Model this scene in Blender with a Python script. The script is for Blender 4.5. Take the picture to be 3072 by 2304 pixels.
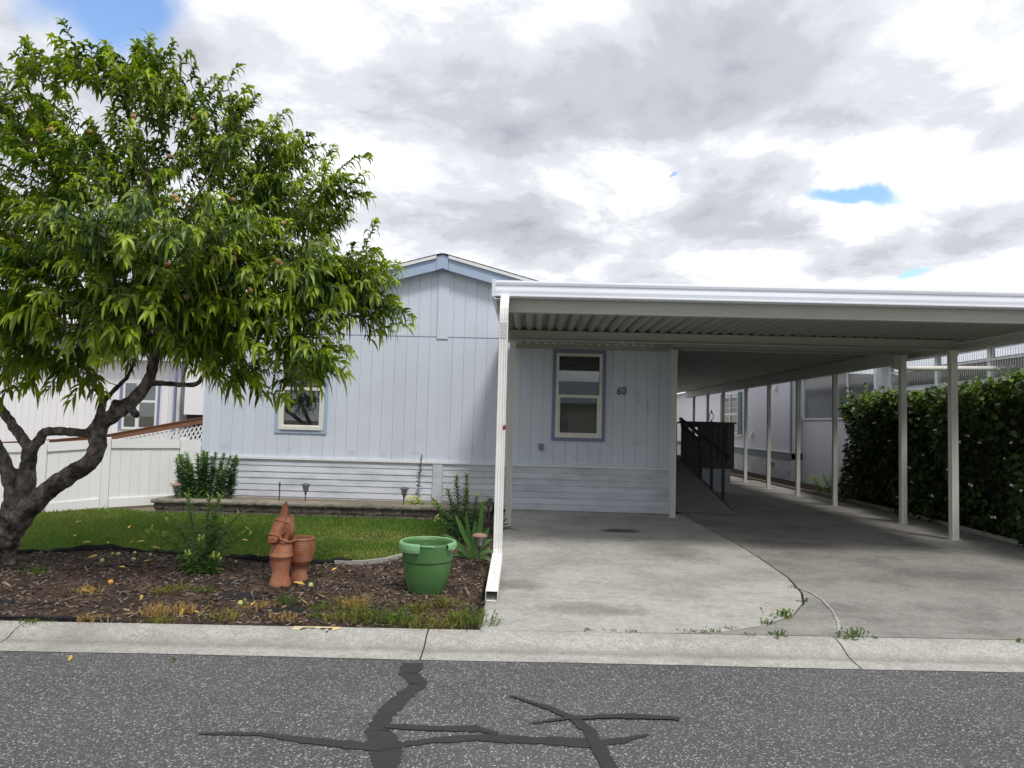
import bpy, bmesh, math, random
import numpy as np
from mathutils import Vector, Matrix
from mathutils.geometry import delaunay_2d_cdt
R = math.radians
random.seed(7); rng = np.random.default_rng(11)
for o in list(bpy.data.objects): bpy.data.objects.remove(o)
scene = bpy.context.scene
col = scene.collection

# ------------------------------------------------------------------ camera
F, CX, CY, H = 2130.0, 1536.0, 1152.0, 1.68          # photo pixels, eye height in metres
ROLL = R(1.5)
_dx, _dy = 1576 - CX, 1271 - CY
PITCH = math.atan((-_dx*math.sin(ROLL) + _dy*math.cos(ROLL))/F)
YAW = math.atan((_dx*math.cos(ROLL) + _dy*math.sin(ROLL))/F*math.cos(PITCH))
fw = np.array([-math.sin(YAW)*math.cos(PITCH), math.cos(YAW)*math.cos(PITCH), math.sin(PITCH)])
r0 = np.array([math.cos(YAW), math.sin(YAW), 0.0]); u0 = np.cross(r0, fw)
rt = math.cos(ROLL)*r0 + math.sin(ROLL)*u0
up = -math.sin(ROLL)*r0 + math.cos(ROLL)*u0
CAM = np.array([0, 0, H])
cd = bpy.data.cameras.new('camera'); cam = bpy.data.objects.new('camera', cd); col.objects.link(cam)
cd.sensor_width = 36; cd.lens = 36*F/3072; cd.clip_end = 2000; cd.clip_start = 0.05
m = Matrix(((rt[0], up[0], -fw[0], 0), (rt[1], up[1], -fw[1], 0), (rt[2], up[2], -fw[2], H), (0, 0, 0, 1)))
cam.matrix_world = m
scene.camera = cam
scene.view_settings.view_transform = 'Standard'; scene.view_settings.look = 'None'
scene.view_settings.gamma = 1; scene.view_settings.use_curve_mapping = False
scene.view_settings.exposure = 0.78
scene.cycles.use_denoising = True
scene.cycles.max_bounces = 6; scene.cycles.diffuse_bounces = 4; scene.cycles.glossy_bounces = 3; scene.cycles.transparent_max_bounces = 10
def ray(x, y):
    d = fw + rt*(x-CX)/F - up*(y-CY)/F
    return d/np.linalg.norm(d)
def atY(x, y, Y):
    d = ray(x, y); return CAM + d*(Y/d[1])
def atX(x, y, X):
    d = ray(x, y); return CAM + d*(X/d[0])
def atZ(x, y, Z):
    d = ray(x, y); return CAM + d*((Z-H)/d[2])
VV = 3072/2212.0

# ------------------------------------------------------------------ sky and sun
SUN_EL, SUN_AZ = R(58), R(150)        # azimuth measured from +Y towards +X: high, behind the camera and to the right
world = bpy.data.worlds.new('World'); scene.world = world; world.use_nodes = True
nt = world.node_tree; nt.nodes.clear()
def wn(t, **k):
    n = nt.nodes.new(t)
    for a, b in k.items(): setattr(n, a, b)
    return n
wl = nt.links.new
def wmath(op, a, b=None, c=None, clamp=False):
    n = wn('ShaderNodeMath', operation=op); n.use_clamp = clamp
    for i, v in enumerate((a, b, c)):
        if v is None: continue
        if isinstance(v, (int, float)): n.inputs[i].default_value = v
        else: wl(v, n.inputs[i])
    return n.outputs[0]
out = wn('ShaderNodeOutputWorld'); bg = wn('ShaderNodeBackground'); wl(bg.outputs[0], out.inputs[0])
sky = wn('ShaderNodeTexSky', sky_type='NISHITA'); sky.sun_disc = False
sky.sun_elevation = SUN_EL; sky.sun_rotation = SUN_AZ; sky.air_density = 1.0; sky.dust_density = 0.3; sky.ozone_density = 3.0
skys = wn('ShaderNodeVectorMath', operation='SCALE'); wl(sky.outputs[0], skys.inputs[0]); skys.inputs['Scale'].default_value = 0.15
tc = wn('ShaderNodeTexCoord'); DIR = tc.outputs['Generated']
sep = wn('ShaderNodeSeparateXYZ'); wl(DIR, sep.inputs[0])
den = wmath('ADD', wmath('ABSOLUTE', sep.outputs[2]), 0.16)
cmb = wn('ShaderNodeCombineXYZ'); wl(wmath('DIVIDE', sep.outputs[0], den), cmb.inputs[0]); wl(wmath('DIVIDE', sep.outputs[1], den), cmb.inputs[1])
mp = wn('ShaderNodeMapping'); wl(cmb.outputs[0], mp.inputs[0]); mp.inputs['Location'].default_value = (3.1, 1.7, 0.4)
CP = mp.outputs[0]
def wnoise(scale, detail, rough, dist=0.0, vec=None):
    n = wn('ShaderNodeTexNoise'); n.inputs['Scale'].default_value = scale; n.inputs['Detail'].default_value = detail
    n.inputs['Roughness'].default_value = rough; n.inputs['Distortion'].default_value = dist
    wl(vec or CP, n.inputs['Vector']); return n.outputs[0]
def wramp(v, stops):
    n = wn('ShaderNodeValToRGB'); cr = n.color_ramp; cr.interpolation = 'EASE'
    while len(cr.elements) < len(stops): cr.elements.new(0.5)
    for e, (p, c) in zip(cr.elements, stops): e.position = p; e.color = (c, c, c, 1) if isinstance(c, (int, float)) else (*c, 1)
    wl(v, n.inputs[0]); return n.outputs[0]
big = wnoise(0.95, 9, 0.56, 0.35)
fine = wnoise(2.8, 12, 0.64, 0.4)
dens = wmath('ADD', wmath('MULTIPLY', big, 0.64), wmath('MULTIPLY', fine, 0.36))
# the cloud banks that stand before the camera: (x, y, half width, half height in the 2212-wide view, thickness)
wobA = wn('ShaderNodeTexNoise'); wobA.inputs['Scale'].default_value = 5; wobA.inputs['Detail'].default_value = 7; wl(DIR, wobA.inputs['Vector'])
offA = wn('ShaderNodeVectorMath', operation='SUBTRACT'); wl(wobA.outputs['Color'], offA.inputs[0]); offA.inputs[1].default_value = (0.5, 0.5, 0.5)
offB = wn('ShaderNodeVectorMath', operation='MULTIPLY'); wl(offA.outputs[0], offB.inputs[0]); offB.inputs[1].default_value = (0.34, 0.34, 0.17)
dA = wn('ShaderNodeVectorMath', operation='ADD'); wl(DIR, dA.inputs[0]); wl(offB.outputs[0], dA.inputs[1])
for (bx, by, bw, bh, wt) in ((1150, 130, 330, 90, .9), (1550, 200, 260, 110, .9), (1650, 70, 300, 60, .5), (2080, 260, 180, 60, 1.0), (2110, 475, 190, 75, 1.5), (1720, 545, 260, 40, .9), (1250, 520, 250, 35, .8), (950, 500, 170, 40, .7), (1000, 260, 150, 50, .5), (540, 190, 100, 45, .4),
                             (1350, 380, 300, 45, -1.2), (700, 330, 200, 80, -.9), (1850, 350, 260, 40, -1.2), (1770, 480, 150, 38, -1.0), (2130, 372, 120, 26, -1.2), (600, 50, 250, 60, -.9), (1880, 140, 150, 50, -.7), (2000, 600, 320, 25, -1.0), (720, 430, 120, 80, -.7), (60, 60, 110, 60, -.6)):
    d = ray(bx*VV, by*VV)
    df = wn('ShaderNodeVectorMath', operation='SUBTRACT'); wl(dA.outputs[0], df.inputs[0]); df.inputs[1].default_value = tuple(d)
    sc_ = wn('ShaderNodeVectorMath', operation='MULTIPLY'); wl(df.outputs[0], sc_.inputs[0]); sc_.inputs[1].default_value = (1534/bw, 1534/bw, 1534/bh)
    dt = wn('ShaderNodeVectorMath', operation='DOT_PRODUCT'); wl(sc_.outputs[0], dt.inputs[0]); wl(sc_.outputs[0], dt.inputs[1])
    dens = wmath('ADD', dens, wmath('MULTIPLY', wmath('POWER', 2.718, wmath('MULTIPLY', dt.outputs['Value'], -1.0)), wt*.075))
# bright, sun-struck rims where the cloud is thin; grey bases where it is thick
ccol = wramp(dens, [(0.39, (0.75, 0.757, 0.77)), (0.46, (0.61, 0.622, 0.645)), (0.515, (0.465, 0.48, 0.512)), (0.575, (0.365, 0.38, 0.415)), (0.69, (0.24, 0.255, 0.295))])
# breaks in the cloud: thin noise minima everywhere, and the two breaks the photograph shows
wob = wnoise(3.2, 8, 0.62, 0.3)
wob3 = wn('ShaderNodeTexNoise'); wob3.inputs['Scale'].default_value = 9; wob3.inputs['Detail'].default_value = 6; wl(DIR, wob3.inputs['Vector'])
off = wn('ShaderNodeVectorMath', operation='SUBTRACT'); wl(wob3.outputs['Color'], off.inputs[0]); off.inputs[1].default_value = (0.5, 0.5, 0.5)
offs = wn('ShaderNodeVectorMath', operation='SCALE'); wl(off.outputs[0], offs.inputs[0]); offs.inputs['Scale'].default_value = 0.10
dwob = wn('ShaderNodeVectorMath', operation='ADD'); wl(DIR, dwob.inputs[0]); wl(offs.outputs[0], dwob.inputs[1])
gap = None
for (px, py, rx, rz) in ((240*VV, 0*VV, 0.098, 0.062), (1835*VV, 432*VV, 0.075, 0.016), (1960*VV, 590*VV, 0.03, 0.006), (1465*VV, 390*VV, 0.012, 0.004)):
    d = ray(px, py)
    df = wn('ShaderNodeVectorMath', operation='SUBTRACT'); wl(dwob.outputs[0], df.inputs[0]); df.inputs[1].default_value = tuple(d)
    sc_ = wn('ShaderNodeVectorMath', operation='MULTIPLY'); wl(df.outputs[0], sc_.inputs[0]); sc_.inputs[1].default_value = (1/rx, 1/rx, 1/rz)
    ln = wn('ShaderNodeVectorMath', operation='LENGTH'); wl(sc_.outputs[0], ln.inputs[0])
    g = wramp(ln.outputs['Value'], [(0.45, 1.0), (1.0, 0.0)])
    gap = g if gap is None else wmath('MAXIMUM', gap, g)
ngap = wramp(wmath('ADD', wmath('MULTIPLY', big, 0.6), wmath('MULTIPLY', wob, 0.4)), [(0.27, 1.0), (0.33, 0.0)])
gap = wmath('MAXIMUM', gap, ngap)
mx = wn('ShaderNodeMix', data_type='RGBA'); wl(gap, mx.inputs[0]); wl(ccol, mx.inputs[6]); wl(skys.outputs[0], mx.inputs[7])
# towards the horizon the layers run together into a pale band
hz = wramp(wmath('ABSOLUTE', sep.outputs[2]), [(0.0, 0.7), (0.15, 0.0)])
mx2 = wn('ShaderNodeMix', data_type='RGBA'); wl(hz, mx2.inputs[0]); wl(mx.outputs[2], mx2.inputs[6]); mx2.inputs[7].default_value = (0.68, 0.69, 0.71, 1)
wl(mx2.outputs[2], bg.inputs['Color']); bg.inputs['Strength'].default_value = 1.0
sl = bpy.data.lights.new('sun', 'SUN'); sl.energy = 1.5; sl.angle = R(12); sl.color = (1.0, 0.96, 0.9)
so = bpy.data.objects.new('sun', sl); col.objects.link(so)
sd = Vector((math.sin(SUN_AZ)*math.cos(SUN_EL), math.cos(SUN_AZ)*math.cos(SUN_EL), math.sin(SUN_EL)))
so.rotation_euler = (-sd).to_track_quat('-Z', 'Y').to_euler(); so.location = (0, 0, 20)

# ------------------------------------------------------------------ helpers
def wloc(o):
    p = Vector((0, 0, 0))
    while o is not None:
        p += o.location; o = o.parent
    return p
def tag(o, label=None, cat=None, group=None, kind=None):
    if label: o['label'] = label
    if cat: o['category'] = cat
    if group: o['group'] = group
    if kind: o['kind'] = kind
    return o
def thing(name, loc, label, cat, group=None):
    o = bpy.data.objects.new(name, None); col.objects.link(o); o.location = loc; o.empty_display_size = 0.1
    return tag(o, label, cat, group)
def link(name, mesh, parent=None, loc=(0, 0, 0), rot=None, scale=None):
    o = bpy.data.objects.new(name, mesh); col.objects.link(o)
    if parent: o.parent = parent
    o.location = loc
    if rot is not None: o.rotation_euler = rot
    if scale is not None: o.scale = scale if hasattr(scale, '__len__') else (scale,)*3
    return o
class MB:
    def __init__(s): s.v = []; s.f = []; s.mi = []; s.m = 0
    def face(s, pts):
        n = len(s.v); s.v += [tuple(p) for p in pts]; s.f.append(tuple(range(n, n+len(pts)))); s.mi.append(s.m)
    def add(s, vs, fs):
        n = len(s.v); s.v += [tuple(p) for p in vs]; s.f += [tuple(i+n for i in f) for f in fs]; s.mi += [s.m]*len(fs); return s
    def box(s, x0, x1, y0, y1, z0, z1):
        v = [(x, y, z) for z in (z0, z1) for y in (y0, y1) for x in (x0, x1)]
        return s.add(v, [(0, 2, 3, 1), (4, 5, 7, 6), (0, 1, 5, 4), (2, 6, 7, 3), (0, 4, 6, 2), (1, 3, 7, 5)])
    def cbox(s, x0, x1, y0, y1, z0, z1, c=0.004):        # box with chamfered front (min y) edges
        pr = [(x0, y1), (x0, y0+c), (x0+c, y0), (x1-c, y0), (x1, y0+c), (x1, y1)]
        return s.ext(pr, 'z', z0, z1)
    def beam(s, a, b, w, h, upv=(0, 0, 1)):                  # rectangular bar between two points
        a, b = Vector(a), Vector(b); d = (b-a).normalized(); u = Vector(upv); sd_ = d.cross(u).normalized(); u = sd_.cross(d)
        v = [p + sd_*(i*w/2) + u*(j*h/2) for p in (a, b) for (i, j) in ((-1, -1), (1, -1), (1, 1), (-1, 1))]
        return s.add(v, [(0, 3, 2, 1), (4, 5, 6, 7), (0, 1, 5, 4), (1, 2, 6, 5), (2, 3, 7, 6), (3, 0, 4, 7)])
    def ext(s, prof, ax, a, b, cap=True):
        n = len(prof)
        P = {'x': lambda q, t: (t, q[0], q[1]), 'y': lambda q, t: (q[0], t, q[1]), 'z': lambda q, t: (q[0], q[1], t)}[ax]
        v = [P(q, a) for q in prof] + [P(q, b) for q in prof]
        f = [(i, (i+1) % n, n+(i+1) % n, n+i) for i in range(n)]
        if cap: f += [tuple(range(n))[::-1], tuple(range(n, 2*n))]
        return s.add(v, f)
    def sheet(s, prof, ax, a, b):                            # open profile swept along an axis
        n = len(prof)
        P = {'x': lambda q, t: (t, q[0], q[1]), 'y': lambda q, t: (q[0], t, q[1]), 'z': lambda q, t: (q[0], q[1], t)}[ax]
        v = [P(q, a) for q in prof] + [P(q, b) for q in prof]
        return s.add(v, [(i, i+1, n+i+1, n+i) for i in range(n-1)])
    def tube(s, pts, rad, n=8, cap=True):
        pts = [Vector(p) for p in pts]; k = len(pts)
        if not hasattr(rad, '__len__'): rad = [rad]*k
        t0 = (pts[1]-pts[0]).normalized(); a = t0.orthogonal().normalized(); base = len(s.v)
        for i, p in enumerate(pts):
            t = (pts[min(i+1, k-1)] - pts[max(i-1, 0)]).normalized()
            a = (a - t*a.dot(t)).normalized(); b = t.cross(a)
            for j in range(n):
                q = 2*math.pi*j/n; s.v.append(tuple(p + (a*math.cos(q) + b*math.sin(q))*rad[i]))
        for i in range(k-1):
            for j in range(n):
                s.f.append((base+i*n+j, base+i*n+(j+1) % n, base+(i+1)*n+(j+1) % n, base+(i+1)*n+j)); s.mi.append(s.m)
        if cap:
            s.f.append(tuple(base+j for j in range(n))[::-1]); s.f.append(tuple(base+(k-1)*n+j for j in range(n))); s.mi += [s.m]*2
        return s
    def lathe(s, prof, cx, cy, z0=0, n=24, a0=0, a1=2*math.pi, fn=None):
        full = abs(a1-a0-2*math.pi) < 1e-6; cols = n if full else n+1; base = len(s.v); k = len(prof)
        for j in range(cols):
            q = a0 + (a1-a0)*j/n
            for i, (r, z) in enumerate(prof):
                rr = r*(fn(q, z) if fn else 1); s.v.append((cx+rr*math.cos(q), cy+rr*math.sin(q), z0+z))
        for j in range(n):
            j2 = (j+1) % cols
            for i in range(k-1): s.f.append((base+j*k+i, base+j2*k+i, base+j2*k+i+1, base+j*k+i+1)); s.mi.append(s.m)
        return s
    def mesh(s, name, mats, smooth=False, off=Vector((0, 0, 0))):
        me = bpy.data.meshes.new(name); me.from_pydata([tuple(Vector(p)-off) for p in s.v], [], s.f)
        for mt in (mats if isinstance(mats, (list, tuple)) else [mats]): me.materials.append(mt)
        if any(s.mi): me.polygons.foreach_set('material_index', s.mi)
        if smooth: me.polygons.foreach_set('use_smooth', [True]*len(me.polygons))
        me.validate(); me.update(); return me
    def build(s, name, mats, parent=None, smooth=False, kind=None, bevel=0):
        o = link(name, s.mesh(name, mats, smooth, wloc(parent)), parent)
        if kind: o['kind'] = kind
        if bevel:
            b = o.modifiers.new('bevel', 'BEVEL'); b.width = bevel; b.segments = 2; b.limit_method = 'ANGLE'
        return o
def BX(name, mat, parent, *a, kind=None, bevel=0): return MB().box(*a).build(name, mat, parent, kind=kind, bevel=bevel)
def np_mesh(name, V, T, mat, attr=None, smooth=False):     # big triangle meshes straight from arrays
    me = bpy.data.meshes.new(name); V = np.ascontiguousarray(V.reshape(-1, 3), dtype=np.float32); T = T.reshape(-1, 3).astype(np.int32)
    me.vertices.add(len(V)); me.vertices.foreach_set('co', V.ravel())
    me.loops.add(T.size); me.loops.foreach_set('vertex_index', T.ravel())
    me.polygons.add(len(T)); me.polygons.foreach_set('loop_start', np.arange(0, T.size, 3, dtype=np.int32))
    if smooth: me.polygons.foreach_set('use_smooth', np.ones(len(T), dtype=bool))
    me.update(calc_edges=True)
    if attr is not None:
        a = me.attributes.new('tint', 'FLOAT', 'POINT'); a.data.foreach_set('value', np.ascontiguousarray(attr, dtype=np.float32).ravel())
    for mt in (mat if isinstance(mat, (list, tuple)) else [mat]): me.materials.append(mt)
    return me
def nrm(a): return a/np.maximum(np.linalg.norm(a, axis=-1, keepdims=True), 1e-9)
def leaf_arrays(P, D, N, L, W, droop, fold=0.3, ts=(0, .18, .45, .75, 1), ws=(0, .75, 1.0, .62, 0)):
    n = len(P); S = nrm(np.cross(D, N)); U = np.cross(S, D); rows = []
    G = np.array([0, 0, -1.0])
    for t, w in zip(ts, ws):
        c = P + (L*t)[:, None]*D*(1-0.25*np.minimum(droop, 1.5)[:, None]*t*t) + (droop*L*t*t)[:, None]*G
        if w == 0: rows.append(c[:, None, :])
        else:
            h = (W*0.5*w)[:, None]; a = c + S*h + U*h*fold; b = c - S*h + U*h*fold
            rows.append(np.stack((a, c, b), 1))
    V = np.concatenate(rows, 1); k = V.shape[1]; tri = []; idx = 0; st = []
    for w in ws: st.append(idx); idx += 1 if w == 0 else 3
    for i in range(len(ws)-1):
        a, b = st[i], st[i+1]; wa, wb = ws[i] == 0, ws[i+1] == 0
        if wa: tri += [(a, b, b+1), (a, b+1, b+2)]
        elif wb: tri += [(a, b, a+1), (a+1, b, a+2)]
        else: tri += [(a, b, b+1), (a, b+1, a+1), (a+1, b+1, b+2), (a+1, b+2, a+2)]
    T = np.array(tri)[None] + (np.arange(n)*k)[:, None, None]
    return V, T, k
def inside(poly, X, Y):
    X = np.asarray(X); Y = np.asarray(Y); c = np.zeros(X.shape, bool); n = len(poly)
    for i in range(n):
        x1, y1 = poly[i]; x2, y2 = poly[(i+1) % n]
        if y1 == y2: continue
        c ^= ((y1 > Y) != (y2 > Y)) & (X < (x2-x1)*(Y-y1)/(y2-y1) + x1)
    return c
def gz(X, Y):
    z = np.interp(np.asarray(Y, float), [5.3, 7.5, 10.7, 12.3, 40], [0.085, 0.13, 0.165, 0.20, 0.20])
    return z - np.clip((-6.6-np.asarray(X, float))*0.05, 0, 0.12)
def region(poly, step, zf, thick=0.06, jit=0.0):           # plan polygon -> gently uneven slab
    pts = [Vector(p) for p in poly]; n = len(pts)
    xs = [p[0] for p in poly]; ys = [p[1] for p in poly]
    gx, gy = np.meshgrid(np.arange(min(xs)+step/2, max(xs), step), np.arange(min(ys)+step/2, max(ys), step))
    gx = gx.ravel() + rng.uniform(-.2, .2, gx.size)*step; gy = gy.ravel() + rng.uniform(-.2, .2, gy.size)*step
    ok = inside(poly, gx, gy)
    pts += [Vector((a, b)) for a, b in zip(gx[ok], gy[ok])]
    vs, es, fs, *_ = delaunay_2d_cdt(pts, [(i, (i+1) % n) for i in range(n)], [list(range(n))], 2, 1e-5)
    b = MB(); v3 = [(v.x, v.y, float(zf(v.x, v.y)) + (random.uniform(-jit, jit) if jit else 0)) for v in vs]
    b.add(v3, [tuple(f) for f in fs])
    if thick:
        for i in range(n):
            p, q = poly[i], poly[(i+1) % n]; zp, zq = float(zf(*p)), float(zf(*q))
            b.face([(p[0], p[1], zp), (p[0], p[1], zp-thick), (q[0], q[1], zq-thick), (q[0], q[1], zq)])
    return b

# ------------------------------------------------------------------ materials
def newmat(name):
    mt = bpy.data.materials.new(name); mt.use_nodes = True; t = mt.node_tree; t.nodes.clear()
    o = t.nodes.new('ShaderNodeOutputMaterial'); p = t.nodes.new('ShaderNodeBsdfPrincipled'); t.links.new(p.outputs[0], o.inputs[0])
    return mt, t, p, o
class NT:
    def __init__(s, t): s.t = t
    def n(s, ty, **k):
        x = s.t.nodes.new(ty)
        for a, b in k.items(): setattr(x, a, b)
        return x
    def l(s, a, b): s.t.links.new(a, b)
    def math(s, op, a, b=None, c=None, clamp=False):
        x = s.n('ShaderNodeMath', operation=op); x.use_clamp = clamp
        for i, v in enumerate((a, b, c)):
            if v is None: continue
            if isinstance(v, (int, float)): x.inputs[i].default_value = v
            else: s.l(v, x.inputs[i])
        return x.outputs[0]
    def pos(s): 
        if not hasattr(s, '_p'): s._p = s.n('ShaderNodeNewGeometry').outputs['Position']
        return s._p
    def obj(s):
        if not hasattr(s, '_o'): s._o = s.n('ShaderNodeTexCoord').outputs['Object']
        return s._o
    def noise(s, scale, detail=4, rough=.55, vec=None, sc3=None, dist=0):
        v = vec or s.pos()
        if sc3:
            mp_ = s.n('ShaderNodeMapping'); s.l(v, mp_.inputs[0]); mp_.inputs['Scale'].default_value = sc3; v = mp_.outputs[0]
        x = s.n('ShaderNodeTexNoise'); x.inputs['Scale'].default_value = scale; x.inputs['Detail'].default_value = detail
        x.inputs['Roughness'].default_value = rough; x.inputs['Distortion'].default_value = dist; s.l(v, x.inputs['Vector']); return x.outputs[0]
    def voro(s, scale, feature='F1', out='Distance', vec=None):
        x = s.n('ShaderNodeTexVoronoi', feature=feature); x.inputs['Scale'].default_value = scale; s.l(vec or s.pos(), x.inputs['Vector']); return x.outputs[out]
    def ramp(s, v, stops, interp='LINEAR'):
        x = s.n('ShaderNodeValToRGB'); cr = x.color_ramp; cr.interpolation = interp
        while len(cr.elements) < len(stops): cr.elements.new(0.5)
        for e, (p, c) in zip(cr.elements, stops): e.position = p; e.color = (c, c, c, 1) if isinstance(c, (int, float)) else (*c, 1)
        s.l(v, x.inputs[0]); return x.outputs[0]
    def mix(s, f, a, b, blend='MIX'):
        x = s.n('ShaderNodeMix', data_type='RGBA', blend_type=blend)
        for i, v in ((0, f), (6, a), (7, b)):
            if isinstance(v, (int, float)): x.inputs[i].default_value = v
            elif isinstance(v, tuple): x.inputs[i].default_value = (*v, 1) if len(v) == 3 else v
            else: s.l(v, x.inputs[i])
        return x.outputs[2]
    def hsv(s, c, val=None, sat=None, hue=None):
        x = s.n('ShaderNodeHueSaturation')
        if isinstance(c, tuple): x.inputs['Color'].default_value = (*c, 1)
        else: s.l(c, x.inputs['Color'])
        for k, v in (('Value', val), ('Saturation', sat), ('Hue', hue)):
            if v is None: continue
            if isinstance(v, (int, float)): x.inputs[k].default_value = v
            else: s.l(v, x.inputs[k])
        return x.outputs[0]
    def bump(s, h, strength, dist, p, prev=None):
        x = s.n('ShaderNodeBump'); x.inputs['Strength'].default_value = strength; x.inputs['Distance'].default_value = dist; s.l(h, x.inputs['Height'])
        if prev is not None: s.l(prev, x.inputs['Normal'])
        if p is not None: s.l(x.outputs[0], p.inputs['Normal'])
        return x.outputs[0]
    def attr(s, name): 
        x = s.n('ShaderNodeAttribute'); x.attribute_name = name; return x.outputs['Fac']
    def rand(s): return s.n('ShaderNodeObjectInfo').outputs['Random']
def M(name, base, rough=.6, var=.12, vs=6, objvar=0.0, bump=0, bs=60, spec=.4, metal=0, dirt=None, dirt_amt=.0, dirt_s=2.5, dirt_th=.55, sc3=None, bsc3=None):
    mt, t, p, o = newmat(name); k = NT(t)
    v = k.math('MULTIPLY_ADD', k.noise(vs, 5, .6, sc3=sc3), 2*var, 1-var)
    if objvar: v = k.math('MULTIPLY', v, k.math('MULTIPLY_ADD', k.rand(), 2*objvar, 1-objvar))
    c = k.hsv(base, val=v)
    if dirt:
        f = k.math('MULTIPLY', k.ramp(k.noise(dirt_s, 7, .65, sc3=sc3), [(dirt_th-.08, 0.0), (dirt_th+.12, 1.0)]), dirt_amt)
        c = k.mix(f, c, dirt)
    k.l(c, p.inputs['Base Color']); p.inputs['Specular IOR Level'].default_value = spec; p.inputs['Metallic'].default_value = metal
    k.l(k.math('MULTIPLY_ADD', k.noise(vs*2.3, 3), .2, rough-.1, clamp=True), p.inputs['Roughness'])
    if bump: k.bump(k.noise(bs, 4, .6, sc3=bsc3), bump, .01, p)
    return mt
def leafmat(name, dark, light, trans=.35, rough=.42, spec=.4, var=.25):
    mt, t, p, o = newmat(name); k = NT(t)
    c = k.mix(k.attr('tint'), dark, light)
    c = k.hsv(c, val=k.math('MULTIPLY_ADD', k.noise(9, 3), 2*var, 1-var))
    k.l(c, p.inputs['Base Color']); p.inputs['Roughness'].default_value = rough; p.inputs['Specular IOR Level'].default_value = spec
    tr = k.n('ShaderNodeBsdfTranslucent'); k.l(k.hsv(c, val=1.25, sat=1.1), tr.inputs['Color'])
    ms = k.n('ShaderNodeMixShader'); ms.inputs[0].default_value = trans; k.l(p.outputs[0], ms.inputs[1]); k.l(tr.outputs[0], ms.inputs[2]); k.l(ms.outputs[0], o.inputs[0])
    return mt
def glassmat(name, tint=(.9, .93, .93), rough=0.0, ior=1.5, opac=0.0, opcol=(.8, .8, .8)):
    mt, t, p, o = newmat(name); k = NT(t); t.nodes.remove(p)
    fr = k.n('ShaderNodeFresnel'); fr.inputs['IOR'].default_value = ior
    tr = k.n('ShaderNodeBsdfTransparent'); tr.inputs['Color'].default_value = (*tint, 1)
    gl = k.n('ShaderNodeBsdfGlossy'); gl.inputs['Roughness'].default_value = rough
    x = tr.outputs[0]
    if opac:
        df = k.n('ShaderNodeBsdfDiffuse'); df.inputs['Color'].default_value = (*opcol, 1)
        m0 = k.n('ShaderNodeMixShader'); m0.inputs[0].default_value = opac; k.l(x, m0.inputs[1]); k.l(df.outputs[0], m0.inputs[2]); x = m0.outputs[0]
    ms = k.n('ShaderNodeMixShader'); k.l(k.math('MULTIPLY_ADD', fr.outputs[0], 1.6, .02, clamp=True), ms.inputs[0]); k.l(x, ms.inputs[1]); k.l(gl.outputs[0], ms.inputs[2]); k.l(ms.outputs[0], o.inputs[0])
    return mt
def asphalt_mat():
    mt, t, p, o = newmat('asphalt'); k = NT(t)
    agg = k.voro(80, out='Color'); sepc = k.n('ShaderNodeSeparateColor'); k.l(agg, sepc.inputs[0]); rv = sepc.outputs[0]; rv2 = sepc.outputs[1]
    d1 = k.voro(80)
    stone = k.math('MULTIPLY', k.ramp(rv, [(.16, 0.0), (.24, 1.0)]), k.ramp(d1, [(.42, 1.0), (.56, 0.0)]))
    stc = k.ramp(rv2, [(0, (.07, .07, .073)), (.40, (.145, .145, .149)), (.75, (.22, .218, .216)), (.92, (.31, .307, .30)), (.99, (.46, .45, .44))])
    basec = k.hsv((.072, .072, .075), val=k.math('MULTIPLY_ADD', k.noise(1.3, 6, .6), .9, .6))
    c = k.mix(stone, basec, stc)
    c = k.hsv(c, val=k.math('MULTIPLY', k.math('MULTIPLY_ADD', k.noise(.45, 5, .65), .7, .68), k.math('MULTIPLY_ADD', k.ramp(k.noise(230, 2, .7), [(.36, 0.0), (.64, 1.0)]), .5, .75)))
    c = k.mix(k.math('MULTIPLY', k.ramp(k.noise(1.6, 8, .7), [(.58, 0.0), (.72, 1.0)]), .35), c, (.05, .05, .052))
    k.l(c, p.inputs['Base Color']); p.inputs['Roughness'].default_value = .82; p.inputs['Specular IOR Level'].default_value = .35
    h = k.math('SUBTRACT', k.math('MULTIPLY', stone, .6), k.math('MULTIPLY', d1, .5))
    n1 = k.bump(h, .9, .006, None); k.bump(k.noise(40, 3), .3, .006, p, n1)
    return mt
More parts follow.
